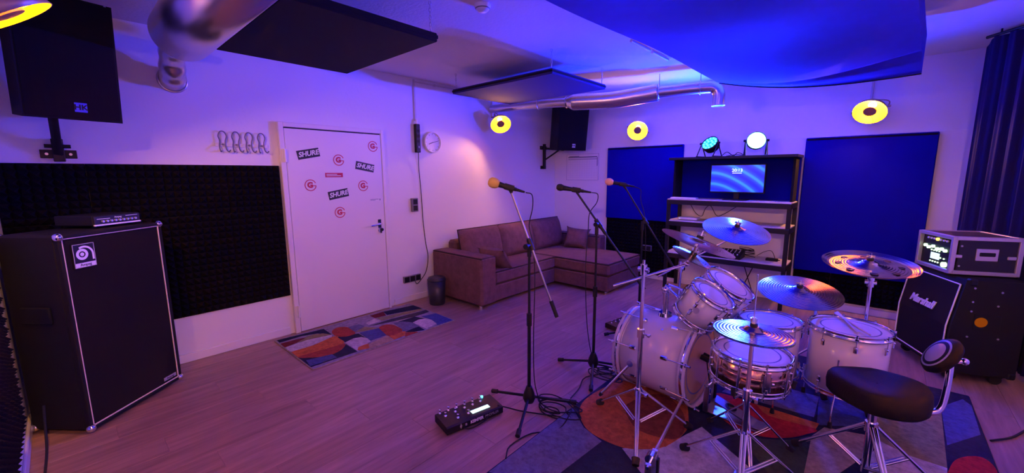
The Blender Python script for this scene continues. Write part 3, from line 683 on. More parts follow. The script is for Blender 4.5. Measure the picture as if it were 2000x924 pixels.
for (x, y) in ((XF - .05, Y0 + .06), (XL + .08, Y0 + .06), (XCH - .08, YM + .08), (XCH - .08, Y1 - .3), (XF - .1, YM - .1)):
    obj('foot', MB().cyl((x + 3.3, y - 4.3, 0), (x + 3.3, y - 4.3, .045), .022, n=12), 'chrome', t)
bw = (Y1 - .20 - (Y0 + .25)) / 3
cush = pillow(bw + .02, .47, .24, 16, 14, .45, .03).mesh('back_cushion', 'sofa')
for k in range(3):
    yy = Y0 + .25 + bw * (k + .5)
    c = obj('back_cushion', cush, None, t, (-3.85 + 3.3, yy - 4.3, .618), (math.radians(-13), 0, PI / 2))
    hw, hh = (bw + .02) / 2 * .99, .232
    obj('seam', seam([(-hw, 0, -hh), (hw, 0, -hh), (hw, 0, hh), (-hw, 0, hh)], .009), 'sofa_seam', c)
pl_ = pillow(.40, .34, .17, 14, 12, .55, .22).mesh('throw_pillow', 'sofa')
tag(obj('throw_pillow', pl_, None, None, (-3.42, 5.30, .555), (math.radians(-22), math.radians(4), math.radians(14))), 'brown throw pillow standing against the far end of the sofa', 'pillow', 'throw pillows on the sofa')
tag(obj('throw_pillow', pl_, None, None, (-3.43, 3.50, .52), (math.radians(40), math.radians(0), math.radians(8))), 'brown throw pillow slumped against the sofa arm near the bin', 'pillow', 'throw pillows on the sofa')

# ------------------------------------------------------------------ rugs
MAT_P = dict(
  navy=[[(-4.07, 1.205), (-4.02, 1.622), (-3.813, 1.611), (-3.944, 1.529), (-3.991, 1.404), (-3.984, 1.203)], [(-3.713, 1.615), (-3.641, 1.794), (-3.513, 1.79), (-3.518, 1.611)], [(-3.627, 2.231), (-3.628, 2.436), (-3.491, 2.472), (-3.488, 2.314)], [(-3.339, 2.128), (-3.354, 2.296), (-3.225, 2.278), (-3.286, 2.14)], [(-4.03, 2.294), (-3.97, 2.651), (-3.797, 2.652), (-3.901, 2.264)], [(-3.535, 1.195), (-3.432, 1.273), (-3.361, 1.407), (-3.485, 1.594), (-3.263, 1.588), (-3.265, 1.195)]],
  maroon=[[(-3.952, 1.2), (-3.945, 1.34), (-3.922, 1.415), (-3.862, 1.31), (-3.834, 1.195)], [(-4.02, 2.127), (-4.03, 2.294), (-3.895, 2.248), (-3.914, 2.124)]],
  olive=[[(-3.928, 1.361), (-3.948, 1.492), (-3.899, 1.569), (-3.805, 1.607), (-3.843, 1.468), (-3.862, 1.31)], [(-3.898, 2.138), (-3.8, 2.625), (-3.744, 2.627), (-3.785, 2.133)], [(-3.701, 1.794), (-3.76, 1.923), (-3.716, 1.943), (-3.624, 2.004), (-3.657, 1.867)]],
  pale=[[(-3.826, 1.195), (-3.852, 1.397), (-3.805, 1.607), (-3.75, 1.582), (-3.711, 1.488), (-3.696, 1.38), (-3.682, 1.195)], [(-3.526, 1.604), (-3.559, 1.701), (-3.535, 1.77), (-3.457, 1.79), (-3.379, 1.779), (-3.272, 1.593)], [(-3.488, 2.314), (-3.515, 2.41), (-3.483, 2.479), (-3.395, 2.494), (-3.278, 2.458), (-3.234, 2.309)], [(-3.847, 1.981), (-3.9, 2.115), (-3.78, 2.118), (-3.782, 1.979)]],
  orange=[[(-3.682, 1.195), (-3.684, 1.375), (-3.747, 1.601), (-3.662, 1.611), (-3.522, 1.593), (-3.524, 1.443), (-3.545, 1.195)], [(-3.282, 1.598), (-3.337, 1.636), (-3.347, 1.7), (-3.315, 1.836), (-3.247, 1.686)], [(-3.347, 1.952), (-3.373, 2.081), (-3.339, 2.128), (-3.254, 2.066), (-3.245, 1.944)]],
  terracotta=[[(-3.539, 1.195), (-3.515, 1.439), (-3.507, 1.59), (-3.42, 1.534), (-3.378, 1.459), (-3.373, 1.377), (-3.436, 1.275)], [(-3.877, 1.64), (-3.934, 1.697), (-3.936, 1.75), (-3.881, 1.798), (-3.783, 1.793), (-3.664, 1.775), (-3.658, 1.679), (-3.745, 1.62)], [(-3.595, 1.993), (-3.647, 2.04), (-3.646, 2.098), (-3.606, 2.133), (-3.528, 2.144), (-3.373, 2.116), (-3.358, 1.958)], [(-3.316, 2.113), (-3.244, 2.194), (-3.225, 2.198), (-3.225, 2.048)]],
  blue=[[(-3.416, 1.216), (-3.371, 1.411), (-3.279, 1.413), (-3.285, 1.197)], [(-3.646, 1.808), (-3.612, 1.997), (-3.403, 1.952), (-3.39, 1.785)], [(-3.569, 2.488), (-3.531, 2.652), (-3.228, 2.632), (-3.242, 2.443), (-3.302, 2.476), (-3.437, 2.499)]],
  slate=[[(-3.65, 2.172), (-3.6, 2.263), (-3.508, 2.315), (-3.346, 2.303), (-3.354, 2.115), (-3.512, 2.158)], [(-3.875, 1.785), (-3.876, 1.917), (-3.787, 1.937), (-3.711, 1.874), (-3.709, 1.787)]],
  charcoal=[[(-3.742, 1.957), (-3.755, 2.2), (-3.717, 2.65), (-3.633, 2.631), (-3.628, 2.436), (-3.69, 2.137)]],
  beige=[[(-3.329, 1.731), (-3.354, 1.848), (-3.373, 1.945), (-3.235, 1.937), (-3.226, 1.683)]])
RUG_P = dict(
  slate=[[(-1.362, 1.323), (-1.365, 2.103), (-1.195, 1.97), (-1.048, 1.927), (-1.093, 1.431)], [(-0.685, 2.968), (-0.641, 3.198), (-0.467, 3.322), (-0.166, 3.337), (-0.164, 3.022), (-0.41, 2.997)], [(-1.36, 3.2), (-.9, 3.15), (-.7, 3.6), (-.8, 4.0), (-1.36, 4.0)]],
  orange=[[(-1.318, 2.116), (-1.354, 2.289), (-1.312, 2.577), (-1.207, 2.967), (-0.914, 2.813), (-0.745, 2.472), (-0.719, 2.306), (-0.755, 2.127), (-0.831, 2.026), (-0.935, 1.957), (-1.094, 1.948), (-1.209, 1.992)], [(-0.489, 2.943), (-0.132, 2.958), (-0.146, 2.845), (-0.38, 2.83)]],
  rust=[[(-1.112, 2.377), (-0.996, 2.649), (-0.822, 2.554), (-0.735, 2.377), (-0.735, 2.229), (-0.862, 2.167), (-0.985, 2.19)]],
  pale=[[(-0.931, 1.949), (-0.754, 2.123), (-0.709, 2.302), (-0.66, 2.45), (-0.359, 2.25), (-0.151, 2.067), (-0.564, 1.7)], [(0.149, 2.999), (0.263, 2.928), (0.407, 2.926), (0.388, 2.702), (0.094, 2.441), (0.108, 2.79)]],
  red=[[(-0.72, 2.911), (-0.489, 2.943), (-0.384, 2.85), (-0.145, 2.879), (-0.177, 2.785), (-0.25, 2.677), (-0.364, 2.589), (-0.494, 2.57), (-0.618, 2.658)], [(0.41, 2.904), (0.444, 3.035), (0.5, 3.127), (0.559, 3.164), (0.592, 3.094), (0.586, 2.965), (0.396, 2.797)]],
  olive=[[(0.129, 3.355), (0.135, 3.647), (0.304, 3.709), (0.44, 3.668), (0.407, 2.926), (0.263, 2.928), (0.138, 2.99)]],
  blue=[[(-0.17, 3.378), (0.096, 3.569), (0.103, 3.118), (-0.142, 2.935)], [(0.443, 3.71), (0.562, 3.937), (0.595, 3.857), (0.585, 3.452), (0.428, 3.187)]],
  beige=[[(-0.152, 2.782), (-0.105, 2.934), (0.082, 3.002), (0.087, 2.772), (-0.007, 2.514), (-0.144, 2.393)]],
  green=[[(-0.485, 2.532), (-0.359, 2.562), (-0.247, 2.649), (-0.153, 2.794), (-0.144, 2.393), (-0.282, 2.271)]])
def rug(name, label, x0, x1, y0, y1, basecol, pats, order, th=.010):
    t = thing(name, label, 'rug', ((x0 + x1) / 2, (y0 + y1) / 2, .0)); ox, oy = (x0 + x1) / 2, (y0 + y1) / 2
    obj('pile', B(x0 - ox, x1 - ox, y0 - oy, y1 - oy, .0005, th, b=.003), 'rug_' + basecol, t)
    hem = MB()
    for (a, b) in (((x0, y0), (x1, y0)), ((x1, y0), (x1, y1)), ((x1, y1), (x0, y1)), ((x0, y1), (x0, y0))):
        hem.cyl((a[0] - ox, a[1] - oy, .004), (b[0] - ox, b[1] - oy, .004), .0042, n=6)
    obj('hem', hem, 'rug_beige' if name == 'door_mat' else 'rug_charcoal', t)
    i = 0
    for key in order:
        for poly in pats[key]:
            i += 1
            if key in ('orange', 'rust', 'red', 'terracotta') and len(poly) > 6:
                cp_ = [Vector((a, b, 0)) for a, b in poly]; m_ = len(cp_); sm_ = []
                for q in range(m_):
                    p0, p1, p2, p3 = cp_[q - 1], cp_[q], cp_[(q + 1) % m_], cp_[(q + 2) % m_]
                    for tt in (0, .25, .5, .75):
                        v_ = 0.5 * (2 * p1 + (p2 - p0) * tt + (2 * p0 - 5 * p1 + 4 * p2 - p3) * tt ** 2 + (3 * p1 - p0 - 3 * p2 + p3) * tt ** 3); sm_.append((v_.x, v_.y))
                poly = sm_
            obj('colour_patch', MB().prism([(max(x0 + .006, min(x1 - .006, x)) - ox, max(y0 + .006, min(y1 - .006, y)) - oy) for x, y in poly], .004, th + .0006 + i * .00012), 'rug_' + key, t)
    return t
rug('door_mat', 'small colourful patchwork rug in front of the door', -4.07, -3.22, 1.19, 2.66, 'grey', MAT_P, ('navy', 'slate', 'charcoal', 'olive', 'maroon', 'pale', 'orange', 'terracotta', 'blue', 'beige'), .009)
rug('drum_rug', 'large multicoloured rug under the drum kit', -1.37, .60, 1.13, 4.03, 'navy', RUG_P, ('slate', 'pale', 'olive', 'blue', 'beige', 'green', 'orange', 'rust', 'red'), .012)
RZ = .0155      # top of the drum rug

# ------------------------------------------------------------------ microphone stands
def mic_stand(label, base, z0, feet, clutch_z, tip, tail, leg=.30):
    bx, by = base; t = thing('microphone_stand', label, 'microphone stand', (bx, by, z0), group='boom microphone stands')
    obj('hub', MB().lathe([(0, .045), (.03, .05), (.042, .08), (.035, .115), (.022, .15), (.018, .16), (0, .16)], 18), 'black', t)
    for f in feet:
        v = Vector((f[0] - bx, f[1] - by, 0)); v = v.normalized() * leg
        obj('leg', MB().cyl((v.x * .08, v.y * .08, .085), (v.x * .92, v.y * .92, .022), .0095, n=8), 'black_metal', t)
        obj('rubber_foot', MB().cyl((v.x * .86, v.y * .86, .027), (v.x, v.y, .016), .015, .0155, n=10), 'rubber', t)
    obj('lower_tube', MB().cyl((0, 0, .08), (0, 0, clutch_z * .58), .0115, n=12), 'black_metal', t)
    obj('height_clutch', MB().cyl((0, 0, clutch_z * .58 - .06), (0, 0, clutch_z * .58 + .02), .017, n=14), 'black', t)
    obj('upper_tube', MB().cyl((0, 0, clutch_z * .55), (0, 0, clutch_z - .02), .0085, n=12), 'black_metal', t)
    o = Vector((bx, by, z0)); a = Vector(tip) - o; b = Vector(tail) - o
    cl = MB().cyl((0, 0, clutch_z - .07), (0, 0, clutch_z + .01), .014, n=12); jn = Vector((0, 0, clutch_z)); d = (a - b).normalized(); pb_ = b + d * (jn - b).dot(d)
    cl.cyl(jn, pb_, .013, n=10); cl.cyl(pb_ - d * .035, pb_ + d * .035, .016, n=12); sd = d.cross(Vector((0, 0, 1))).normalized(); cl.cyl(pb_, pb_ - sd * .06, .010, n=8); cl.cyl(pb_ - sd * .05, pb_ - sd * .075, .017, n=8)
    obj('boom_clutch', cl, 'black', t)
    obj('boom', MB().cyl(b, a, .0075, n=10), 'boom_grey' if 'silver' in label else 'black_metal', t)
    obj('counterweight', MB().cyl(b - d * .015, b + d * .09, .0125, n=12), 'rubber', t)
    obj('boom_grip', MB().cyl(a - d * .36, a - d * .30, .012, n=10), 'black', t)
    return t, o
def microphone(label, head, back, tipmat, cliptop, scale=1.0):
    h = Vector(head); bk = Vector(back); d = (bk - h).normalized(); L = (bk - h).length
    t = thing('microphone', label, 'microphone', h, rot=align(d), group='vocal microphones')
    ms = MB()
    if tipmat == 'black':
        ms.lathe([(0, -.03), (.014, -.028), (.024, -.016), (.026, 0), (.0245, .008), (.021, .02)], 22); obj('grille_ball', ms, 'rubber', t)
        obj('grille_band', MB().lathe([(.026, -.002), (.0275, .001), (.026, .005)], 22), 'black', t)
    else:
        ms.lathe([(0, -.036), (.018, -.033), (.030, -.02), (.034, 0), (.030, .018), (.022, .032), (.014, .035)], 22); obj('foam_windscreen', ms, tipmat, t)
    obj('body', MB().lathe([(.0, .015), (.020, .018), (.017, .05), (.0125, L - .02), (.012, L), (0, L)], 18), 'black', t)
    obj('plug', MB().cyl((0, 0, L), (0, 0, L + .055), .010, .006, n=12), 'black', t)
    return t
def clip(st, o, mic_head, mic_back, tip):
    h = Vector(mic_head); b = Vector(mic_back); c = h + (b - h) * .68; d = (b - h).normalized()
    mb = MB(); mb.cyl(Vector(tip) - o, c - o, .009, .013, n=10); mb.cyl(c - o - d * .03, c - o + d * .03, .0195, n=14)
    obj('microphone_clip', mb, 'rubber', st)
# first stand (nearest the pedalboard)
st, o = mic_stand('black microphone stand with a silver boom beside the lit pedalboard', (-1.585, 1.92), 0, ((-1.88, 1.90), (-1.39, 2.15), (-1.43, 1.62)), 1.10, (-1.690, 1.875, 1.425), (-1.40, 1.955, .684), .32)
h, b = (-1.765, 1.795, 1.487), (-1.665, 1.890, 1.445); microphone('microphone with mustard yellow foam windscreen', h, b, 'yellow_foam', None); clip(st, o, h, b, (-1.690, 1.875, 1.425))
tag(obj('microphone_cable', MB().tube(curve_pts([(-1.622, 1.93, 1.427), (-1.60, 1.965, 1.41), (-1.60, 1.97, 1.33), (-1.615, 1.955, 1.22), (-1.585, 1.95, 1.12), (-1.56, 1.945, .9), (-1.565, 1.94, .5), (-1.56, 1.945, .2), (-1.53, 1.97, .05), (-1.50, 2.0, .012)], 8), .0035, 6), 'rubber'), 'black cable hanging from the yellow windscreen microphone', 'cable', 'microphone cables')
st, o = mic_stand('black microphone stand with black microphone between the sofa and bass drum', (-1.53, 2.64), 0, ((-1.84, 2.61), (-1.37, 2.34), (-1.33, 2.88)), 1.16, (-1.645, 2.55, 1.395), (-1.165, 2.67, .745), .31)
h, b = (-1.755, 2.487, 1.440), (-1.615, 2.585, 1.412); microphone('microphone with plain black grille on the middle stand', h, b, 'black', None); clip(st, o, h, b, (-1.645, 2.55, 1.395))
tag(obj('microphone_cable', MB().tube(curve_pts([(-1.57, 2.62, 1.403), (-1.53, 2.64, 1.39), (-1.53, 2.63, 1.33), (-1.57, 2.60, 1.25), (-1.57, 2.585, 1.12), (-1.58, 2.58, .9), (-1.57, 2.585, .5), (-1.545, 2.615, .2), (-1.49, 2.65, .02)], 8), .0035, 6), 'rubber'), 'black cable hanging from the plain black microphone', 'cable', 'microphone cables')
st, o = mic_stand('black microphone stand in front of the dark panel behind the drums', (-1.56, 3.50), 0, ((-1.83, 3.33), (-1.45, 3.78), (-1.30, 3.38)), 1.10, (-1.705, 3.445, 1.40), (-1.30, 3.58, .72), .31)
h, b = (-1.815, 3.330, 1.466), (-1.69, 3.46, 1.432); microphone('microphone with peach foam windscreen before the dark panel', h, b, 'peach_foam', None); clip(st, o, h, b, (-1.705, 3.445, 1.40))
tag(obj('microphone_cable', MB().tube(curve_pts([(-1.65, 3.50, 1.42), (-1.61, 3.54, 1.39), (-1.60, 3.53, 1.30), (-1.55, 3.53, 1.1), (-1.53, 3.53, .6), (-1.53, 3.53, .1), (-1.5, 3.55, .01)], 8), .0035, 6), 'rubber'), 'black cable hanging from the peach windscreen microphone', 'cable', 'microphone cables')
# cable coils
def coil(label, c, r, turns, start=None, end=None, seed=1, sq=.75):
    rnd = random.Random(seed); pts = []
    if start: pts += start
    n = turns * 9; ph = rnd.random() * 6
    for k in range(n):
        a = 2 * PI * k / 9; tt = k // 9; rr = r * (.62 + .38 * math.sin(tt * 1.9 + ph)) * (1 + .12 * math.sin(a * 2 + tt))
        ox_ = .035 * math.sin(tt * 2.3 + ph); oy_ = .035 * math.cos(tt * 1.7)
        pts.append((c[0] + ox_ + rr * math.cos(a + .2 * tt), c[1] + oy_ + sq * rr * math.sin(a + .2 * tt), c[2] + .006 + .0045 * (k / 9) + .004 * math.sin(a + tt)))
    if end: pts += end
    return tag(obj('cable_coil', MB().tube(curve_pts(pts, 4), .0042, 6), 'rubber'), label, 'cable', 'coiled cables on the floor')
coil('tangled black cable at the foot of the stand beside the pedalboard', (-1.44, 2.02, 0), .16, 5, [(-1.70, 1.74, .06), (-1.66, 1.80, .03), (-1.55, 1.87, .012)], [(-1.30, 1.85, .008), (-1.40, 1.72, .008), (-1.42, 1.55, .008), (-1.36, 1.45, .018)], 3)
coil('coiled black cable under the middle microphone stand near the bass drum', (-1.43, 2.66, .012), .14, 6, [(-1.43, 2.18, .02), (-1.47, 2.35, .008), (-1.52, 2.52, .008)], [(-1.42, 2.95, .008), (-1.45, 3.2, .008)], 5)

# ------------------------------------------------------------------ pedalboard
def pedalboard(label, loc, rz, L, D_, rows, lcd=True, group='floor pedalboards'):
    t = thing('pedalboard', label, 'pedalboard', loc, rz, group)
    mb = MB(); zf, zb = .055, .062
    poly = [(-D_ / 2, .010), (-D_ / 2, zf - .006), (-D_ / 2 + .012, zf), (D_ / 2 - .008, zb), (D_ / 2, zb - .01), (D_ / 2, .010)]
    vs = [(-L / 2, y, z) for y, z in poly] + [(L / 2, y, z) for y, z in poly]; n = len(poly)
    mb.add(vs, [tuple(range(n)), tuple(range(2 * n - 1, n - 1, -1))] + [(i, i + n, (i + 1) % n + n, (i + 1) % n) for i in range(n)])
    obj('housing', mb, 'black_metal', t)
    for sx in (-1, 1):
        for sy in (-1, 1): obj('rubber_foot', MB().cyl((sx * L * .42, sy * D_ * .38, 0), (sx * L * .42, sy * D_ * .38, .012), .01, n=10), 'rubber', t)
    fs = MB().lathe([(0, .028), (.007, .028), (.0075, .024), (.0045, .020), (.0045, .006), (.009, .006), (.009, 0)], 12).mesh('footswitch', 'chrome')
    for (u, v) in rows: obj('footswitch', fs, None, t, (u * L / 2, v * D_ / 2, .0585 + .003 * v))
    return t
rows = [(-.86 + .29 * k, .80) for k in range(6)] + [(-.78, .28), (-.42, .36), (-.08, .42), (.22, .42), (.52, .45), (-.5, -.40), (-.12, -.35)]
t = pedalboard('black pedalboard with lit display and footswitches on the floor', (-1.80, 1.585, 0), math.radians(77.5), .40, .17, rows)
obj('display', B(-.005, .125, -.05, -.015, .0575, .0605, b=.002), 'lcd', t)
obj('status_light', MB().cyl((.135, .075, .060), (.135, .075, .071), .010, n=14), 'led_cyan', t)
text('KEMPER', .026, 'logo_white', t, (.005, -.0866, .034), offset=.0012); text('PROFILER', .024, 'silver_plate', t, (.115, -.0866, .034))
obj('diamond_mark', MB().add([(-.115, -.0862, .034), (-.107, -.0862, .052), (-.099, -.0862, .034), (-.107, -.0862, .016)], [(0, 3, 2, 1)]), 'silver_plate', t)
obj('front_jack', B(-.078, -.066, -.088, -.085, .026, .040), 'silver_plate', t)
tag(obj('pedal_cable', MB().tube(curve_pts([(-1.755, 1.49, .03), (-1.735, 1.48, .02), (-1.715, 1.505, .008), (-1.70, 1.56, .007), (-1.69, 1.62, .02), (-1.70, 1.66, .035)], 8), .0035, 6), 'rubber'), 'short black cable looped against the pedalboard front', 'cable')
t = pedalboard('small black pedal unit with a cyan light beside the bass drum', (-1.81, 3.70, 0), math.radians(80), .40, .14, [(-.8 + .32 * k, .3) for k in range(6)])
obj('status_light', MB().cyl((.17, .03, .058), (.17, .03, .07), .010, n=12), 'led_cyan', t)

# ------------------------------------------------------------------ shelf unit, monitor and things on it
X0, X1, Yf, Yb = -2.03, -.68, 5.26, 5.70
t = thing('shelf_unit', 'black metal shelf unit with pale boards against the back wall', 'shelf', ((X0 + X1) / 2, 5.48, 0))
ox, oy = (X0 + X1) / 2, 5.48
for x in (X0 + .02, X1 - .02):
    for y, hgt in ((Yf + .02, 1.20), (Yb - .02, SH_TOP - .03)):
        obj('post', B(x - ox - .02, x - ox + .02, y - oy - .02, y - oy + .02, 0, hgt, b=.003), 'black_metal', t)
for z in (.52, .94, 1.215):
    obj('shelf_board', B(X0 - ox + .005, X1 - ox - .005, Yf - oy + .006, Yb - oy - .006, z - .016, z, b=.002), 'wood_white', t)
    bm_ = MB(); bm_.box(X0 - ox, X1 - ox, Yf - oy - .004, Yf - oy + .02, z - .07, z - .012, b=.003); bm_.box(X0 - ox, X1 - ox, Yb - oy - .02, Yb - oy, z - .07, z - .012, b=.003)
    bm_.box(X0 - ox, X0 - ox + .02, Yf - oy, Yb - oy, z - .07, z - .012); bm_.box(X1 - ox - .02, X1 - ox, Yf - oy, Yb - oy, z - .07, z - .012)
    obj('shelf_beam', bm_, 'black_metal', t)
obj('back_panel', B(X0 - ox, X1 - ox, Yb - oy - .055, Yb - oy - .03, 1.215, SH_TOP - .03, b=.004), 'blue_lit_dark_cloth', t)
obj('top_board', B(X0 - ox - .01, X1 - ox + .01, 5.28 - oy, Yb - oy, SH_TOP - .03, SH_TOP, b=.003), 'black_metal', t)
for x in (X0 + .03, X1 - .03): obj('side_panel', B(x - ox - .012, x - ox + .012, 5.40 - oy, Yb - oy - .05, 1.215, SH_TOP - .03), 'black_cloth', t)
for (xa, xb) in ((-1.2, -1.05), (-1.05, -1.2)): obj('brace', MB().cyl((xa - ox, Yb - oy - .01, .02), (xb - ox, Yb - oy - .01, .45), .006, n=6), 'black_metal', t)
t = thing('monitor', 'flat computer monitor showing a blue wallpaper and clock', 'monitor', (-1.265, 5.40, 1.216))
obj('bezel', B(-.295, .295, -.012, .03, .085, .425, b=.004), 'black', t)
sc_ = obj('screen', B(-.283, .283, -.0145, -.011, .100, .413), 'screen', t)
text('20:13', .052, 'led_white' if 'led_white' in M else 'lcd', sc_, (.0, -.0152, .352), offset=.001); obj('date_line', B(-.05, .05, -.0152, -.0146, .317, .324), 'lcd', sc_)
obj('stand', MB().box(-.03, .03, .02, .05, .01, .2, b=.003).box(-.13, .13, -.06, .10, 0, .012, b=.003), 'black', t)
t = thing('keyboard', 'pale computer keyboard at the end of the upper shelf', 'keyboard', (-1.84, 5.34, 1.216))
obj('case', B(-.16, .16, -.055, .055, 0, .014, b=.003), 'logo_white', t)
km = B(-.008, .008, -.008, .008, .014, .018, b=.001).mesh('key', 'logo_white')
for i in range(14):
    for j in range(4): obj('key', km, None, t, (-.143 + .022 * i, -.036 + .024 * j, 0))
t = thing('paper_sheets', 'loose white paper sheets lying on the upper shelf', 'paper', (-1.02, 5.36, 1.216))
for k in range(2): obj('sheet', B(-.12, .12, -.08, .08, .0004 + .0012 * k, .0012 + .0012 * k), 'paper', t, (.03 * k, .01 * k, 0), (0, 0, .25 * k))
t = thing('router', 'pale flat router on the middle shelf', 'router', (-1.80, 5.44, .941))
obj('case', B(-.12, .12, -.07, .07, .004, .034, b=.006), 'logo_white', t); obj('foot', B(-.09, .09, -.05, .05, 0, .006), 'rubber', t); obj('status_light', B(-.1, -.09, -.072, -.069, .016, .022), 'led_green', t)
t = thing('mixing_console', 'black mixing console with white sliders on the lowest shelf', 'mixer', (-1.36, 5.40, .521), math.radians(0))
mb = MB(); vs = [(-.22, -.12, 0), (.22, -.12, 0), (.22, .12, 0), (-.22, .12, 0), (-.22, -.12, .035), (.22, -.12, .035), (.22, .12, .085), (-.22, .12, .085)]
mb.add(vs, [(3, 2, 1, 0), (4, 5, 6, 7), (0, 1, 5, 4), (2, 3, 7, 6), (0, 4, 7, 3), (1, 2, 6, 5)]); obj('housing', mb, 'black', t)
kn = MB().box(-.006, .006, -.011, .011, 0, .012, b=.002).mesh('fader', 'logo_white'); kb = MB().cyl((0, 0, 0), (0, 0, .012), .006, n=8).mesh('knob', 'silver_plate')
for i in range(9):
    obj('fader', kn, None, t, (-.18 + .045 * i, -.07, .046), (math.radians(11.8), 0, 0))
    for j in range(3): obj('knob', kb, None, t, (-.18 + .045 * i, 0 + .035 * j, .061 + .0073 * j))
def loose(label, pts, r=.004, m='rubber', group=None, name='cable'): return tag(obj(name, MB().tube(curve_pts(pts, 7), r, 6), m), label, 'cable', group)
loose('black cables heaped behind the mixing console', [(-1.12 + .09 * math.cos(k * 1.9), 5.52 + .05 * math.sin(k * 2.3), .53 + .012 * k * (1 if k < 9 else .6)) for k in range(16)], .0045)
loose('thin cable hanging below the upper shelf', [(-1.85, 5.6, 1.14), (-1.78, 5.62, 1.02), (-1.70, 5.62, .98), (-1.66, 5.62, 1.08), (-1.60, 5.62, 1.12), (-1.52, 5.62, 1.0), (-1.44, 5.62, 1.02), (-1.30, 5.62, 1.12)], .004)
loose('thin cable trailing along the lowest shelf to a small adapter', [(-1.02, 5.55, .55), (-.95, 5.60, .60), (-.88, 5.58, .62), (-.84, 5.56, .56), (-.83, 5.52, .535)], .003)
t = thing('power_adapter', 'small black power adapter on the lowest shelf', 'adapter', (-.85, 5.48, .521)); obj('case', B(-.06, .06, -.03, .03, 0, .03, b=.004), 'black', t); obj('cord_stub', MB().cyl((.06, 0, .015), (.08, 0, .015), .005, n=8), 'rubber', t)
loose('black cable draped on the shelf top between the stage lights', [(-1.50, 5.55, 1.742), (-1.42, 5.50, 1.79), (-1.36, 5.55, 1.745), (-1.30, 5.5, 1.78), (-1.24, 5.55, 1.745), (-1.33, 5.6, 1.76), (-1.45, 5.58, 1.745)], .004)
loose('thin white cable running down the wall beside the shelf unit', [(-.625, YB2 - .008, 1.35), (-.63, YB2 - .008, .9), (-.615, YB2 - .008, .6), (-.64, YB2 - .008, .3), (-.63, YB2 - .008, .09)], .005, 'white_paint')

# ------------------------------------------------------------------ guitar cabinet, flight case, drape
AZ = math.radians(-66)
cx_, cy_ = .355, 4.52
t = thing('guitar_cabinet', 'black guitar speaker cabinet with white script badge by the dark drape', 'amplifier', (cx_, cy_, 0), AZ)
W, H, D = .64, .775, .40
poly = [(0, .075), (0, .42), (.05, H), (D, H), (D, .075)]
def slab(x0, x1, poly_):
    mb = MB(); n = len(poly_); vs = [(x0, y, z) for y, z in poly_] + [(x1, y, z) for y, z in poly_]
    mb.add(vs, [tuple(range(n)), tuple(range(2 * n - 1, n - 1, -1))] + [(i, i + n, (i + 1) % n + n, (i + 1) % n) for i in range(n)]); return mb
obj('cabinet_shell', slab(-W / 2, W / 2, poly), 'tolex', t)
obj('grille_cloth', slab(-W / 2 + .03, W / 2 - .03, [(-.006, .11), (-.006, .42), (.038, H - .04), (.06, H - .04), (.03, .11)]), 'grille', t)
pp = MB()
for sx in (-1, 1): pp.tube([(sx * (W / 2 - .03), -.010, .11), (sx * (W / 2 - .03), -.010, .42), (sx * (W / 2 - .03), .036, H - .04)], .005, 6)
pp.cyl((-W / 2 + .03, -.010, .11), (W / 2 - .03, -.010, .11), .005, n=6); pp.cyl((-W / 2 + .03, .036, H - .04), (W / 2 - .03, .036, H - .04), .005, n=6)
obj('piping', pp, 'logo_white', t)
text('Marshall', .085, 'logo_white', t, (-.03, .001, .515), rot=(PI / 2 - math.radians(8), 0, 0), name='script_badge', shear=.35, extrude=.003, offset=.003)
cmm2 = MB().box(-.025, .025, -.025, .025, -.025, .025, b=.01).mesh('corner_cap', 'black')
for sx in (-1, 1):
    for (y, z) in ((.02, .09), (.09, H - .016), (D - .02, .09), (D - .02, H - .016)): obj('corner_cap', cmm2, None, t, (sx * (W / 2 - .018), y, z))
    for y in (.07, D - .07): obj('caster', MB().cyl((sx * .26 - .014, y, .035), (sx * .26 + .014, y, .035), .035, n=18).box(sx * .26 - .022, sx * .26 + .022, y - .03, y + .03, .055, .078), 'rubber', t)
hdl = MB().box(W / 2 - .004, W / 2 + .006, .12, .27, .42, .53, b=.004); obj('side_handle', hdl, 'tolex', t)
obj('side_plate', MB().cyl((W / 2 - .002, .16, .475), (W / 2 + .008, .16, .475), .036, n=24), 'gold', t, label='round brass-coloured plate')
scm = MB().cyl((0, 0, 0), (.004, 0, 0), .007, n=8).mesh('screw', 'steel')
for (y, z) in ((.10, .72), (.25, .70), (.10, .62), (.24, .60), (.10, .36), (.27, .36), (.10, .55)): obj('screw', scm, None, t, (W / 2, y, z))
# flight case on the cabinet: matched local frame, x right, -y front
t = thing('flight_case', 'black flight case with metal trim on the guitar cabinet', 'flight case', (.3665, 4.5545, H + .002), AZ)
CX0, CX1, CY0, CY1, CH = -.190, .190, .012, .384, .285
cs = MB(); cs.box(CX0, CX1, CY0 + .03, CY1, .012, CH, b=.004); obj('case_body', cs, 'case_ply', t)
for x in (CX0 + .05, CX1 - .05):
    for y in (CY0 + .05, .30): obj('rubber_foot', MB().cyl((x, y, 0), (x, y, .014), .018, n=12), 'rubber', t)
tr = MB(); e = .014
for x in (CX0, CX1):
    for y in (CY0, CY1): tr.box(x - e, x + e, y - e, y + e, .010, CH + .004, b=.003)
for z in (.022, CH - .008):
    for y in (CY0, CY1): tr.box(CX0, CX1, y - e, y + e, z - e, z + e, b=.003)
    for x in (CX0, CX1): tr.box(x - e, x + e, CY0, CY1, z - e, z + e, b=.003)
obj('metal_trim', tr, 'case_trim', t)
hn = obj('recessed_handle', MB().box(CX1 - .002, CX1 + .008, CY0 + .13, CY0 + .255, .115, .205, b=.003), 'case_trim', t)
obj('handle_grip', B(CX1 + .004, CX1 + .014, CY0 + .148, CY0 + .237, .15, .178, b=.004), 'black', hn)
for y in (CY0 + .03, CY1 - .04): obj('butterfly_latch', B(CX1 - .002, CX1 + .008, y - .025, y + .025, .13, .155, b=.004), 'case_trim', t)
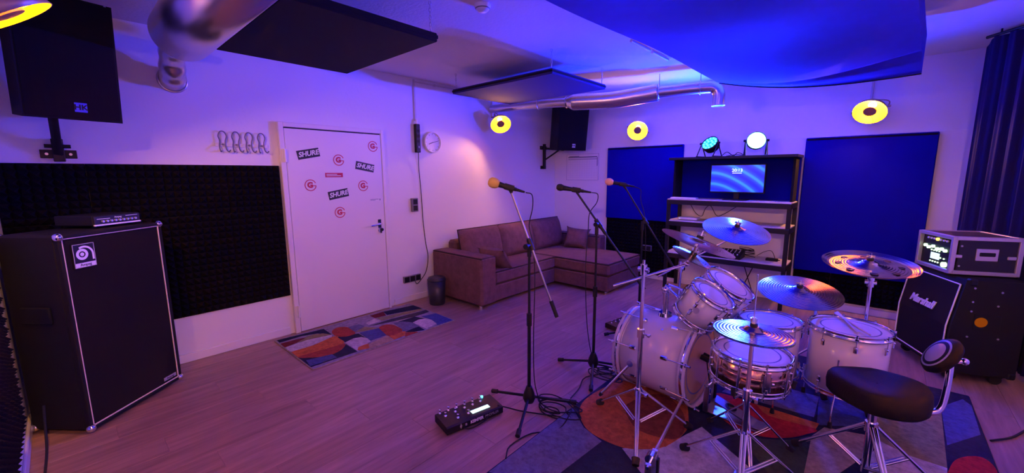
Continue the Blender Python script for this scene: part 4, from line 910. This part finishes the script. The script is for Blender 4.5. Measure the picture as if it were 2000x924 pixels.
for (y, z) in ((CY0 + .045, .22), (CY0 + .045, .07)): obj('rivet', MB().cyl((CX1, y, z), (CX1 + .004, y, z), .007, n=8), 'case_trim', t)
fp2 = obj('rack_panel', B(CX0 + .012, CX1 - .012, CY0 + .012, CY0 + .034, .03, CH - .02), 'black', t)
kx = MB().cyl((0, 0, 0), (0, -.016, 0), .012, n=12).mesh('lit_knob', 'led_green')
ks = MB().cyl((0, 0, 0), (0, -.006, 0), .006, n=8).mesh('lit_button', 'led_green'); kw = MB().cyl((0, 0, 0), (0, -.01, 0), .008, n=8).mesh('toggle', 'logo_white')
PY = CY0 + .012
for i in range(7):
    obj('toggle', kw if i != 3 else MB().cyl((0, 0, 0), (0, -.012, 0), .012, n=8).mesh('toggle', 'led_yellow'), None, fp2, (CX0 + .08 + .036 * i, PY, .240))
for (u, z) in ((.06, .175), (.10, .165), (.15, .178), (.20, .165), (.25, .172), (.29, .165)): obj('lit_knob', kx, None, fp2, (CX0 + u, PY, z))
for (u, z) in ((.13, .148), (.16, .148), (.19, .148), (.22, .148), (.13, .06), (.16, .06), (.19, .06), (.22, .06), (.24, .10), (.28, .10)): obj('lit_button', ks, None, fp2, (CX0 + u, PY, z))
obj('display', B(CX0 + .125, CX0 + .225, PY - .003, PY, .08, .13), 'lcd', fp2); obj('lit_knob', MB().cyl((0, 0, 0), (0, -.02, 0), .02, n=16).mesh('lit_knob', 'led_green'), None, fp2, (CX0 + .30, PY, .06))
# drape across the right corner
t = thing('corner_drape', 'dark blue floor-length drape across the corner behind the guitar cabinet', 'curtain', (.86, 4.63, 0))
pa, pb2 = Vector((.535, 5.19)), Vector((1.165, 4.36)); dv = pb2 - pa; nv = Vector((-dv.y, dv.x)).normalized()
n = 120; row = []
for k in range(n + 1):
    s_ = k / n; a = .018 * math.sin(2 * PI * s_ * 9) + .008 * math.sin(2 * PI * s_ * 21 + 1); p = pa + dv * s_ + nv * a; row.append((p.x - .86, p.y - 4.63))
zs = [.03, .8, 1.7, 2.45, 2.56, 2.60]; vs = []
for zi, z in enumerate(zs):
    for k, (x, y) in enumerate(row):
        cut_ = max(0, 1 - k / 5) ** 2 * .06 if zi >= 4 else 0
        vs.append((x, y, z - cut_))
fs = [(i * (n + 1) + k, i * (n + 1) + k + 1, (i + 1) * (n + 1) + k + 1, (i + 1) * (n + 1) + k) for i in range(len(zs) - 1) for k in range(n)]
mb = MB().add(vs, fs, True); off = Vector((nv.x, nv.y, 0)) * .012
mb.add([Vector(v) + off for v in vs], [f[::-1] for f in fs], True)
obj('fabric', mb, 'drape', t)
obj('rail', MB().cyl((pa.x - .86, pa.y - 4.63, 2.615), (pb2.x - .86, pb2.y - 4.63, 2.615), .012, n=10), 'black_metal', t)
for k in range(3): p = pa + dv * (.1 + .4 * k); obj('rail_bracket', MB().cyl((p.x - .86, p.y - 4.63, 2.615), (p.x - .86, p.y - 4.63, ZC), .006, n=6), 'black_metal', t)
# cables right
loose('black cable trailing off the rug edge behind the drum throne', [(.62, 3.42, .008), (.72, 3.55, .008), (.82, 3.75, .008), (.90, 3.85, .01), (.98, 3.70, .01), (1.02, 3.5, .01)], .006)
loose('cable bundle hanging behind the guitar cabinet beside the drape', [(.93, 4.10, .55), (.95, 4.05, .35), (.93, 4.02, .2), (.97, 3.98, .08), (.92, 3.92, .02), (.86, 3.95, .012), (.95, 4.02, .02)], .011, 'silver_plate')
t = thing('power_block', 'black multi-socket block on the floor by the guitar cabinet', 'power strip', (.96, 3.88, 0), .5)
obj('case', B(-.14, .14, -.03, .03, 0, .045, b=.006), 'black', t)
for k in range(3): obj('plug', MB().cyl((-.08 + .08 * k, 0, .045), (-.08 + .08 * k, 0, .085), .019, .015, n=12), 'logo_white' if k == 1 else 'rubber', t)

# ------------------------------------------------------------------ drum kit
def disc(r, z0, z1, n=40): return MB().cyl((0, 0, z0), (0, 0, z1), r, n=n)
def drum(name, label, loc, n, r, depth, nl, shellm='shell', hoopm='chrome', headm='head', group=None, spin=0.2, cat='drum', lugm='chrome', bottom=True, wide_hoop=False):
    # local Z: batter side up; origin at centre of the shell
    t = thing(name, label, cat, loc, rot=align(n, spin), group=group)
    hz = depth / 2
    obj('shell', MB().lathe([(r - .008, -hz), (r, -hz), (r, hz), (r - .008, hz)], 48, closed=True), shellm, t)
    rr = r + .007
    hd = obj('batter_head', MB().lathe([(0, hz + .006), (r - .03, hz + .006), (r - .006, hz + .004), (r + .002, hz - .006)], 48), headm, t)
    obj('muffle_ring', MB().lathe([(r * .72, hz + .0066), (r * .74, hz + .0075), (r * .76, hz + .0066)], 48), 'ink', hd)
    if bottom: obj('resonant_head', MB().lathe([(r + .002, -hz + .006), (r - .006, -hz - .004), (r - .03, -hz - .006), (0, -hz - .006)], 48), headm, t)
    hp = [(rr - .004, hz - .012), (rr + .006, hz - .013), (rr + .007, hz - .006), (rr + .001, hz - .004), (rr + .001, hz + .014), (rr + .006, hz + .018), (rr - .003, hz + .017), (rr - .004, hz)]
    if wide_hoop: hp = [(rr - .004, hz - .02), (rr + .008, hz - .02), (rr + .008, hz + .03), (rr - .004, hz + .03)]
    obj('hoop', MB().lathe(hp, 48, closed=True), hoopm, t)
    obj('hoop', MB().lathe([(a, -b) for a, b in hp][::-1], 48, closed=True), hoopm, t)
    return t
def lugs(t, r, depth, nl, style, off=0.0):
    hz = depth / 2
    if style == 'tube':      # full length tube lugs
        lm_ = MB(); lm_.cyl((r + .012, 0, -hz + .018), (r + .012, 0, hz - .018), .0065, n=10); lm_.cyl((r - .003, 0, 0), (r + .014, 0, 0), .008, n=10); lm_.cyl((r - .003, 0, -hz * .6), (r + .012, 0, -hz * .6), .006, n=8).cyl((r - .003, 0, hz * .6), (r + .012, 0, hz * .6), .006, n=8)
        rd = MB().cyl((r + .012, 0, -hz - .018), (r + .012, 0, hz + .018), .003, n=6).cyl((r + .012, 0, hz + .012), (r + .012, 0, hz + .026), .006, n=8).cyl((r + .012, 0, -hz - .012), (r + .012, 0, -hz - .026), .006, n=8)
        lm_ = lm_.mesh('lug', 'chrome'); rd = rd.mesh('tension_rod', 'chrome')
        for k in range(nl):
            a = 2 * PI * k / nl + off; obj('lug', lm_, None, t, None, (0, 0, a)); obj('tension_rod', rd, None, t, None, (0, 0, a))
        return
    sl = []
    for s_ in (1, -1):
        l1 = MB(); zc = s_ * (hz - .065); l1.box(r - .002, r + .016, -.011, .011, zc - .022, zc + .022, b=.006); l1.sphere((r + .014, 0, zc + s_ * .012), .009, 8, 6)
        r1 = MB(); r1.cyl((r + .014, 0, zc), (r + .014, 0, s_ * (hz + .012)), .003, n=6); r1.cyl((r + .014, 0, s_ * (hz + .008)), (r + .014, 0, s_ * (hz + .026)), .006, n=8); r1.box(r + .002, r + .018, -.009, .009, s_ * hz - .004, s_ * hz + .004)
        sl.append((l1.mesh('lug', 'chrome'), r1.mesh('tension_rod', 'chrome')))
    for k in range(nl):
        a = 2 * PI * k / nl + off
        for lm_, rm_ in sl: obj('lug', lm_, None, t, None, (0, 0, a)); obj('tension_rod', rm_, None, t, None, (0, 0, a))
# bass drum
BDC = Vector((-.995, 2.705, .302)); BDN = Vector((math.cos(math.radians(-5)), math.sin(math.radians(-5)), 0)); BR, BDP = .268, .45
t = drum('bass_drum', 'white bass drum lying on the rug', BDC, BDN, BR, BDP, 8, headm='clear_head', hoopm='shell', wide_hoop=True, spin=0.0)
hz = BDP / 2
for s_ in (1, -1):
    st_ = obj('hoop_inlay', MB().lathe([(BR + .0155, s_ * (hz - .004)), (BR + .0165, s_ * (hz + .0)), (BR + .0165, s_ * (hz + .008)), (BR + .0155, s_ * (hz + .012))], 48), 'chrome', t)
    obj('shell_edge_ring', MB().lathe([(BR + .0005, s_ * (hz - .026)), (BR + .005, s_ * (hz - .024)), (BR + .005, s_ * (hz - .020)), (BR + .0005, s_ * (hz - .018))], 48), 'steel', t)
cl_ = []
for s_ in (1, -1):
    l1 = MB(); zc = s_ * (hz - .115); l1.box(BR - .002, BR + .016, -.013, .013, zc - .026, zc + .026, b=.007)
    r1 = MB(); r1.cyl((BR + .013, 0, zc), (BR + .024, 0, s_ * (hz + .045)), .0035, n=6); r1.cyl((BR + .020, 0, s_ * (hz + .02)), (BR + .026, 0, s_ * (hz + .06)), .007, n=8)
    r1.box(BR + .004, BR + .028, -.012, .012, min(s_ * (hz + .026), s_ * (hz + .036)), max(s_ * (hz + .026), s_ * (hz + .036)), b=.002)
    cl_.append((l1.mesh('lug', 'chrome'), r1.mesh('claw_rod', 'chrome')))
for k in range(8):
    a = 2 * PI * k / 8 + PI / 8
    for lm_, rm_ in cl_: obj('lug', lm_, None, t, None, (0, 0, a)); obj('claw_rod', rm_, None, t, None, (0, 0, a))
obj('air_vent', MB().cyl((BR - .002, 0, .04), (BR + .004, 0, .04), .008, n=12), 'chrome', t, None, (0, 0, math.radians(-150)))
Rm = t.rotation_euler.to_matrix(); Ri = Rm.inverted()
def bl(v): return Ri @ (Vector(v) - BDC)
for s_ in (-1, 1):     # spurs
    p0 = BDC + BDN * (-.13) + Vector((0, s_ * (BR + .002), -.02)); p1 = BDC + BDN * (-.30) + Vector((0, s_ * (BR + .14), 0)); p1.z = RZ + .012
    sp = MB().cyl(bl(p0), bl(p1), .009, n=10); sp.cyl(bl(p0 - Vector((0, s_ * .02, 0))), bl(p0 + Vector((0, s_ * .03, 0))), .022, n=16)
    obj('spur', sp, 'chrome', t); obj('spur_tip', MB().cyl(bl(p1 + (p0 - p1) * .08), bl(p1), .014, .008, n=10), 'rubber', t)
# tom holder on top
TP = BDC + BDN * (-.02) + Vector((0, .0, BR))
hold = MB(); hold.cyl(bl(TP - Vector((0, 0, .012))), bl(TP + Vector((0, 0, .02))), .05, .042, n=24)
for s_ in (-1, 1):
    q0 = TP + Vector((0, s_ * .022, .01)); hold.cyl(bl(q0), bl(q0 + Vector((0, 0, .20))), .012, n=14); hold.cyl(bl(q0 + Vector((0, 0, .15))), bl(q0 + Vector((0, 0, .19))), .018, n=14)
obj('tom_holder', hold, 'chrome', t)
T1, T2, TN = Vector((-.703, 2.645, .796)), Vector((-.688, 2.985, .793)), Vector((.53, -.02, .85)).normalized()
def tom(label, head, r, depth, q0):
    c = head - TN * (depth / 2 + .005)
    t = drum('rack_tom', label, c, TN, r, depth, 6, group='rack toms', spin=.35); lugs(t, r, depth, 6, 'box')
    Ri_ = t.rotation_euler.to_matrix().inverted()
    L = lambda v: Ri_ @ (Vector(v) - c)
    side = c + (Vector((q0.x, q0.y, c.z)) - c).normalized() * (r + .03)
    arm = MB(); arm.tube([L(q0 + Vector((0, 0, -.03))), L(q0 + Vector((0, 0, .03))), L(side)], .009, 10); arm.sphere(L(q0 + Vector((0, 0, .0))), .024, 12, 8); arm.sphere(L(side), .022, 12, 8)
    sc2 = L(side); a = math.atan2(sc2.y, sc2.x)
    obj('mount_arm', arm, 'chrome', t)
    br = MB(); nseg = 10; vs = []
    for k in range(nseg + 1):
        b = a - .75 + 1.5 * k / nseg
        for zz in (-.04, .04): vs.append(((r + .024) * math.cos(b), (r + .024) * math.sin(b), zz))
    br.add(vs, [(2 * k, 2 * k + 2, 2 * k + 3, 2 * k + 1) for k in range(nseg)], True); br.add([Vector(v) * 1.0 + Vector((-v[0] * .02, -v[1] * .02, 0)) for v in vs], [(2 * k + 1, 2 * k + 3, 2 * k + 2, 2 * k) for k in range(nseg)], True)
    obj('suspension_bracket', br, 'chrome', t)
    bd = obj('round_badge', MB().cyl((r - .001, 0, 0), (r + .003, 0, 0), .022, n=24), 'silver_plate', t, None, (0, 0, math.radians(-112)))
    return t
tom('smaller white rack tom above the bass drum with silver badge', T1, .127, .19, TP + Vector((0, -.022, .185)))
tom('larger white rack tom beside the smaller one above the bass drum', T2, .155, .20, TP + Vector((0, .022, .185)))
# floor toms
def floor_tom(label, c, top, r, depth, legs):
    t = drum('floor_tom', label, (c[0], c[1], top - depth / 2), (0, 0, 1), r, depth, 8, group='floor toms', spin=.2); lugs(t, r, depth, 8, 'box')
    for a in legs:
        x, y = (r + .018) * math.cos(a), (r + .018) * math.sin(a); zb = RZ - (top - depth / 2)
        lg = MB(); lg.tube([(x, y, depth * .12), (x, y, -depth / 2 - .02), (x * 1.14, y * 1.14, -depth / 2 - .06), (x * 1.16, y * 1.16, zb + .03)], .005, 8); obj('leg', lg, 'chrome', t)
        obj('leg_bracket', MB().box(r - .002, r + .03, -.014, .014, -depth * .18, depth * .0, b=.004), 'chrome', t, None, (0, 0, a))
        obj('rubber_foot', MB().cyl((x * 1.16, y * 1.16, zb + .036), (x * 1.16, y * 1.16, zb), .010, .014, n=10), 'rubber', t)
    return t
floor_tom('large white floor tom with drumsticks lying on its head', (-.05, 3.195), .578, .198, .37, (-1.9, .3, 2.35))
floor_tom('smaller white floor tom between the snare and the larger floor tom', (-.462, 3.10), .556, .176, .34, (-1.35, .75, 2.9))
for k, (a, dx, dy) in enumerate(((math.radians(-62), .0, .0), (math.radians(-72), -.022, .012))):
    t = thing('drumstick', 'wooden drumstick lying on the large floor tom head', 'drumstick', (-.045 + dx, 3.215 + dy, .6065), a, 'drumsticks on the floor tom')
    prof = [(0, -.20), (.0065, -.198), (.0072, -.18), (.0072, .10), (.0045, .17), (.003, .182)]
    obj('shaft', MB().lathe(prof, 10), 'wood_stick', t, None, (0, PI / 2, 0)); obj('tip', MB().sphere((.188, 0, 0), .0055, 10, 6, (1.6, 1, 1)), 'wood_stick', t)
    obj('grip_tape', MB().lathe([(.0076, -.19), (.0078, -.18), (.0078, -.06), (.0075, -.05)], 10), 'paper', t, None, (0, PI / 2, 0))
# snare on its stand
SC = Vector((-.425, 2.385)); ST = .60
t = drum('snare_drum', 'shiny bronze metal snare drum under the hi-hat', (SC.x, SC.y, ST - .085), (.03, .0, 1), .178, .145, 10, shellm='copper', spin=.1); lugs(t, .178, .145, 10, 'tube', .15)
obj('bead_ring', MB().lathe([(.178, -.006), (.181, -.003), (.181, .003), (.178, .006)], 48), 'copper', t)
so = MB(); so.box(.178, .20, -.02, .02, -.05, .04, b=.004); so.box(.198, .206, -.012, .012, -.02, .06, b=.003); so.cyl((.195, 0, -.055), (.195, 0, -.035), .008, n=8); so.cyl((.20, .018, .0), (.20, .03, .0), .008, n=8)
obj('strainer', so, 'chrome', t, None, (0, 0, math.radians(-62))); obj('snare_wires', B(-.17, .17, -.03, .03, -.0825, -.0805), 'steel', t)
t = thing('snare_stand', 'chrome tripod stand with basket arms under the bronze snare', 'drum stand', (SC.x, SC.y, RZ))
def tripod(t, rad, ztop, zmid, angs, rleg=.006, foot=.016, double=True, name='leg'):
    for a in angs:
        c, s_ = math.cos(a), math.sin(a); lg = MB()
        for w_ in ((-.008, .008) if double else (0,)):
            ox_, oy_ = -s_ * w_, c * w_
            lg.cyl((.02 * c + ox_, .02 * s_ + oy_, ztop), (rad * c + ox_ * .5, rad * s_ + oy_ * .5, .02), rleg, n=7)
            lg.cyl((.02 * c + ox_, .02 * s_ + oy_, zmid), (rad * .52 * c + ox_, rad * .52 * s_ + oy_, ztop - (ztop - .02) * .5), rleg * .8, n=7)
        obj(name, lg, 'chrome', t); obj('rubber_foot', MB().cyl((rad * .93 * c, rad * .93 * s_, .034), (rad * 1.03 * c, rad * 1.03 * s_, .014), foot, foot * .85, n=12), 'rubber', t)
tripod(t, .25, .26, .07, (2.6, -1.2, .6), .005); zb = ST - .085 - .0725 - .036 - RZ
obj('tube', MB().cyl((0, 0, .05), (0, 0, zb - .05), .0115, n=14), 'chrome', t); obj('collar', MB().cyl((0, 0, .24), (0, 0, .29), .018, n=14), 'chrome', t); obj('tilter', MB().sphere((0, 0, zb - .05), .03, 12, 8), 'chrome', t)
for a in (.4, .4 + 2 * PI / 3, .4 + 4 * PI / 3):
    c, s_ = math.cos(a), math.sin(a); obj('basket_arm', MB().tube([(0, 0, zb - .05), (.10 * c, .10 * s_, zb - .025), (.185 * c, .185 * s_, zb - .012), (.212 * c, .212 * s_, zb + .035)], .006, 8), 'chrome', t); obj('rubber_tip', MB().cyl((.206 * c, .206 * s_, zb + .012), (.214 * c, .214 * s_, zb + .05), .011, n=10), 'rubber', t)
# hi-hat
HC = Vector((-.365, 2.05)); HZ = .815
t = thing('hi_hat_stand', 'chrome hi-hat stand with pedal in front of the bronze snare', 'drum stand', (HC.x, HC.y, RZ))
obj('lower_tube', MB().cyl((0, 0, .04), (0, 0, .50), .0125, n=14), 'chrome', t); obj('upper_tube', MB().cyl((0, 0, .48), (0, 0, HZ - RZ - .035), .0095, n=14), 'chrome', t); obj('pull_rod', MB().cyl((0, 0, HZ - RZ - .05), (0, 0, 1.075), .0032, n=8), 'chrome', t)
cq = MB().cyl((0, 0, .47), (0, 0, .52), .020, n=14); cq.cyl((.0, 0, .49), (.04, -.02, .49), .006, n=8); cq.box(.035, .05, -.035, -.005, .48, .50, b=.002); obj('height_clamp', cq, 'chrome', t)
tripod(t, .32, .30, .09, (2.81, -1.37, .72), .007, .022)
obj('seat_cup', MB().cyl((0, 0, HZ - RZ - .04), (0, 0, HZ - RZ - .025), .022, n=16), 'black', t)
obj('clutch', MB().cyl((0, 0, HZ - RZ + .022), (0, 0, HZ - RZ + .075), .010, n=12).cyl((0, 0, HZ - RZ + .05), (0, 0, HZ - RZ + .07), .015, n=12), 'chrome', t)
pd = MB(); pd.add([(.04, -.042, .045), (.30, -.05, .018), (.30, .05, .018), (.04, .042, .045), (.04, -.042, .055), (.30, -.05, .028), (.30, .05, .028), (.04, .042, .055)], [(3, 2, 1, 0), (4, 5, 6, 7), (0, 1, 5, 4), (2, 3, 7, 6), (0, 4, 7, 3), (1, 2, 6, 5)])
obj('footboard', pd, 'steel', t, None, (0, 0, .15)); obj('pedal_frame', MB().box(-.04, .32, -.055, .055, .003, .009, b=.002).box(-.03, .03, -.05, .05, .005, .07, b=.004), 'steel', t, None, (0, 0, .15))
def cymbal_mesh(r, bell, h, hb, up=1, holes=0):
    prof = [(.006, hb), (bell * .45, hb * .94), (bell * .8, hb * .70), (bell, h + .002)]
    for k in range(1, 9):
        u = k / 8; prof.append((bell + (r - bell) * u, h * (1 - u) ** 1.0 * (1 - .15 * math.sin(PI * u)) * 1.0))
    mb = MB(); mb.lathe([(a, b * up) for a, b in (prof if up > 0 else prof[::-1])][::-1], 64); mb.lathe([(a, (b - .0016) * up) for a, b in (prof if up > 0 else prof[::-1])], 64); return mb
def cymbal(name, label, loc, n, r, bell=None, logo=False, group='cymbals of the drum kit', china=False):
    t = thing(name, label, 'cymbal', loc, rot=align(n), group=group); bell = bell or r * .2
    mb = cymbal_mesh(r, bell, r * .075, r * .075 + bell * .38)
    if china:
        prof = [(.006, .045), (bell * .5, .043), (bell * .9, .03), (bell, .020), (r * .5, .012), (r * .8, .002), (r * .84, .003), (r * .92, .012), (r, .022)]
        mb = MB(); mb.lathe(prof[::-1], 64); mb.lathe([(a, b - .0016) for a, b in prof], 64)
    obj('bronze_disc', mb, 'brass', t)
    zt = (r * .075 + bell * .38) if not china else .045
    nt_ = MB().cyl((0, 0, zt - .004), (0, 0, zt + .012), .018, n=14); obj('felt', nt_, 'rubber', t)
    wn = MB().cyl((0, 0, zt + .012), (0, 0, zt + .045), .0045, n=8).cyl((0, 0, zt + .012), (0, 0, zt + .028), .009, n=10).box(-.022, .022, -.003, .003, zt + .018, zt + .032, b=.001); obj('wing_nut', wn, 'chrome', t)
    return t, zt
t = thing('hi_hat_cymbals', 'pair of bronze hi-hat cymbals above the bronze snare', 'cymbal', (HC.x, HC.y, HZ), rot=align((.03, .03, 1)), group='cymbals of the drum kit')
obj('top_cymbal', cymbal_mesh(.163, .040, .010, .030), 'brass', t, (0, 0, .004)); obj('bottom_cymbal', cymbal_mesh(.163, .040, .010, .030, -1), 'brass', t, (0, 0, -.006)); obj('felt', MB().cyl((0, 0, .032), (0, 0, .044), .016, n=12), 'rubber', t)
# cymbal stands
def cym_stand(label, base, joint_z, targets, tail=None, rad=.30, angs=(2.7, -1.3, .55), z0=RZ, pole_top=None):
    bx, by = base; t = thing('cymbal_stand', label, 'cymbal stand', (bx, by, z0), group='chrome cymbal stands'); o = Vector((bx, by, z0)); jz = joint_z - z0
    tripod(t, rad, .26, .06, angs, .007, .022)
    obj('lower_tube', MB().cyl((0, 0, .05), (0, 0, jz * .62), .0140, n=14), 'chrome', t); obj('upper_tube', MB().cyl((0, 0, jz * .60), (0, 0, jz), .0105, n=14), 'chrome', t)
    for z in (.25, jz * .62):
        cb = MB().cyl((0, 0, z - .025), (0, 0, z + .025), .021, n=14); cb.cyl((.015, 0, z), (.05, -.01, z), .006, n=8); cb.box(.045, .06, -.024, .004, z - .006, z + .006, b=.002); obj('collar', cb, 'chrome', t)
    tl = MB().cyl((0, 0, jz - .03), (0, 0, jz + .03), .019, n=14).cyl((-.03, 0, jz), (.03, 0, jz), .015, n=12).cyl((0, 0, jz + .02), (0, 0, jz + .055), .008, n=8); obj('boom_tilter', tl, 'chrome', t)
    for tg, nrm in targets:
        e = Vector(tg) - o; e0 = e - Vector(nrm).normalized() * .05
        j = Vector((0, 0, jz)); b = MB(); d = (e0 - j).normalized(); st0 = Vector(tail) - o if tail else j
        b.cyl(st0, e0, .0075, n=10); b.sphere(e0, .015, 10, 6); b.cyl(e0, e - Vector(nrm).normalized() * .004, .006, n=8); b.cyl(e - Vector(nrm).normalized() * .012, e - Vector(nrm).normalized() * .004, .014, n=10)
        obj('boom_arm', b, 'chrome', t)
    return t
nA = Vector((.232, .369, .90)).normalized(); nB = Vector((.452, .10, .891)).normalized()
A = Vector((-.700, 2.272, 1.165)); Bc = Vector((-.745, 2.335, 1.075))
cymbal('crash_cymbal', 'thin crash cymbal seen edge-on over the small splash cymbal', A, nA, .195)
cymbal('splash_cymbal', 'small splash cymbal under the edge-on crash cymbal', Bc, nB, .115)
st = cym_stand('chrome boom cymbal stand in front of the bass drum', (-.94, 2.15), 1.005, [(Bc, nB)], tail=(-1.075, 2.055, .905), angs=(2.85, -1.15, .75), rad=.32)
o = Vector((-.94, 2.15, RZ)); obj('stacker_rod', MB().cyl(Bc - o, A - o - nA * .004, .005, n=8).cyl(A - o - nA * .02, A - o - nA * .004, .012, n=10), 'chrome', st)
nR = Vector((.228, -.235, .945)).normalized(); R_ = Vector((-.742, 3.253, 1.128))
cymbal('ride_cymbal', 'wide tilted ride cymbal behind the rack toms', R_, nR, .225)
cym_stand('chrome boom cymbal stand behind the bass drum and toms', (-1.10, 3.20), .80, [(R_, nR)], tail=(-1.28, 3.21, .70), angs=(.52, 2.6, 4.71), rad=.24)
n2 = Vector((.08, -.207, .975)).normalized(); C2 = Vector((-.318, 3.106, .783))
cymbal('crash_cymbal', 'crash cymbal low between the two floor toms', C2, n2, .232)
cym_stand('chrome cymbal stand between the floor toms and back wall', (-.25, 3.50), .66, [(C2, n2)], angs=(1.2, 3.1, 5.2), rad=.24)
nC = Vector((.05, -.16, .98)).normalized(); CC = Vector((.0, 3.40, .945))
t, zt = cymbal('holed_cymbal', 'large cymbal with round holes above the big floor tom', CC, nC, .245, china=True)
hm = MB().cyl((0, 0, 0), (0, 0, .0012), .021, n=16).mesh('hole', 'black')
for k in range(8): a = 2 * PI * k / 8 + .2; obj('hole', hm, None, t, (.152 * math.cos(a), .152 * math.sin(a), .0085), label='dark round hole')
cym_stand('chrome cymbal stand behind the large floor tom', (.02, 3.47), .83, [(CC, nC)], angs=(.9, 2.9, 5.0), rad=.26)
# bass drum pedals
def pedal(label, loc, rz, beaters=True):
    t = thing('kick_pedal', label, 'pedal', loc, rz, 'bass drum pedals')
    obj('base_plate', B(0, .32, -.055, .055, .002, .010, b=.002), 'steel', t)
    pd = MB(); pd.add([(.05, -.04, .085), (.29, -.048, .020), (.29, .048, .020), (.05, .04, .085), (.05, -.04, .093), (.29, -.048, .030), (.29, .048, .030), (.05, .04, .093)], [(3, 2, 1, 0), (4, 5, 6, 7), (0, 1, 5, 4), (2, 3, 7, 6), (0, 4, 7, 3), (1, 2, 6, 5)]); fb_ = obj('footboard', pd, 'steel', t)
    obj('oval_cutout', MB().lathe([(.014, 0), (.024, .0015), (.034, 0)], 20), 'black', fb_, (.15, 0, .0705), (0, math.radians(15), 0)); obj('heel_plate', B(.275, .345, -.052, .052, .008, .030, b=.006), 'steel', t)
    for s_ in (-1, 1): obj('upright', MB().box(.005, .035, s_ * .06 - .008, s_ * .06 + .008, .005, .19, b=.003), 'steel', t)
    obj('axle', MB().cyl((.02, -.08, .18), (.02, .08, .18), .008, n=10).cyl((.02, -.02, .18), (.02, .02, .18), .028, n=16), 'chrome', t)
    obj('drive_chain', MB().box(.044, .054, -.012, .012, .09, .19), 'black_metal', t)
    obj('spring', MB().tube([(.02 + .009 * math.cos(k * .9), .078 + .009 * math.sin(k * .9), .06 + .0022 * k) for k in range(50)], .0018, 5), 'chrome', t)
    if beaters:
        for y in (-.018, .018):
            obj('beater', MB().cyl((.02, y, .18), (-.01, y, .34), .004, n=8).cyl((-.045, y, .345), (.005, y, .335), .018, n=14), 'black', t)
    return t
BP = BDC + BDN * (hz + .06)
pedal('double kick pedal at the white bass drum', (BP.x + .005, BP.y, RZ), math.radians(-6))
p2 = pedal('slave kick pedal on the rug beside the hi-hat stand', (-.70, 1.74, RZ), math.radians(8), False)
obj('drive_shaft', MB().cyl((.02, .08, .18), (.03, .62, .18), .008, n=10), 'steel', p2)
# drum throne
DT = Vector((.085, 2.52)); SZ = .50
t = thing('drum_throne', 'black drum throne with saddle seat and small round backrest', 'stool', (DT.x, DT.y, RZ))
tripod(t, .31, .30, .08, (2.85, -1.2, .45), .009, .022)
obj('tube', MB().cyl((0, 0, .05), (0, 0, SZ - RZ - .06), .018, n=16), 'chrome', t); obj('collar', MB().cyl((0, 0, .27), (0, 0, .32), .026, n=16), 'chrome', t); obj('seat_plate', B(-.10, .10, -.08, .08, SZ - RZ - .07, SZ - RZ - .055, b=.003), 'black_metal', t)
# saddle outline (front at -x)
N = 40; out = []
for k in range(N):
    a = 2 * PI * k / N; x = math.cos(a); y = math.sin(a)
    wx = .190 * x; wy = (.18 if x > -.1 else .18 - .075 * min(1, (-x - .1) / .9)) * y * (abs(y) ** -.15 if abs(y) > 1e-3 else 1)
    out.append((wx, wy))
def seat_ring(sc, z, dip=0): return [(x * sc, y * sc, z + dip * (abs(x) / .2) ** 2 * (1 if x > 0 else .5)) for x, y in out]
lay = [(.55, -.055, 0), (.93, -.052, 0), (1.0, -.035, 0), (1.02, .0, .008), (1.0, .028, .015), (.93, .046, .018), (.75, .052, .016), (.5, .046, .01), (.25, .04, .0), (.02, .038, 0)]
mb = MB(); vs = []
for sc, z, dp in lay: vs += seat_ring(sc, z + SZ - RZ, dp)
mb.add(vs, [(i * N + k, i * N + (k + 1) % N, (i + 1) * N + (k + 1) % N, (i + 1) * N + k) for i in range(len(lay) - 1) for k in range(N)], True); mb.add(seat_ring(.55, -.055 + SZ - RZ), [tuple(range(N - 1, -1, -1))])
obj('seat', mb, 'vinyl', t)
obj('backrest_bar', MB().tube(curve_pts([(.12, .03, SZ - RZ - .065), (.19, .05, SZ - RZ - .06), (.225, .075, SZ - RZ - .03), (.235, .09, SZ - RZ + .08), (.235, .11, SZ - RZ + .20)], 7), .013, 10), 'chrome', t)
br_ = obj('backrest', MB().lathe([(0, .030), (.05, .028), (.075, .018), (.085, 0), (.078, -.016), (.05, -.022), (0, -.022)], 28), 'vinyl', t, (.205, .115, SZ - RZ + .20), align((-.80, -.32, .45)))
br_.scale = (1.15, .95, 1)
obj('backrest_painted_sheen', MB().lathe([(0, .0312), (.04, .0298), (.066, .0225)], 28), 'vinyl_painted_sheen', br_)  # pale disc paints the sheen on the pad front
obj('backrest_clamp', MB().cyl((.225, .11, SZ - RZ + .18), (.28, .13, SZ - RZ + .19), .010, n=10).sphere((.28, .13, SZ - RZ + .19), .016, 10, 6), 'chrome', t)
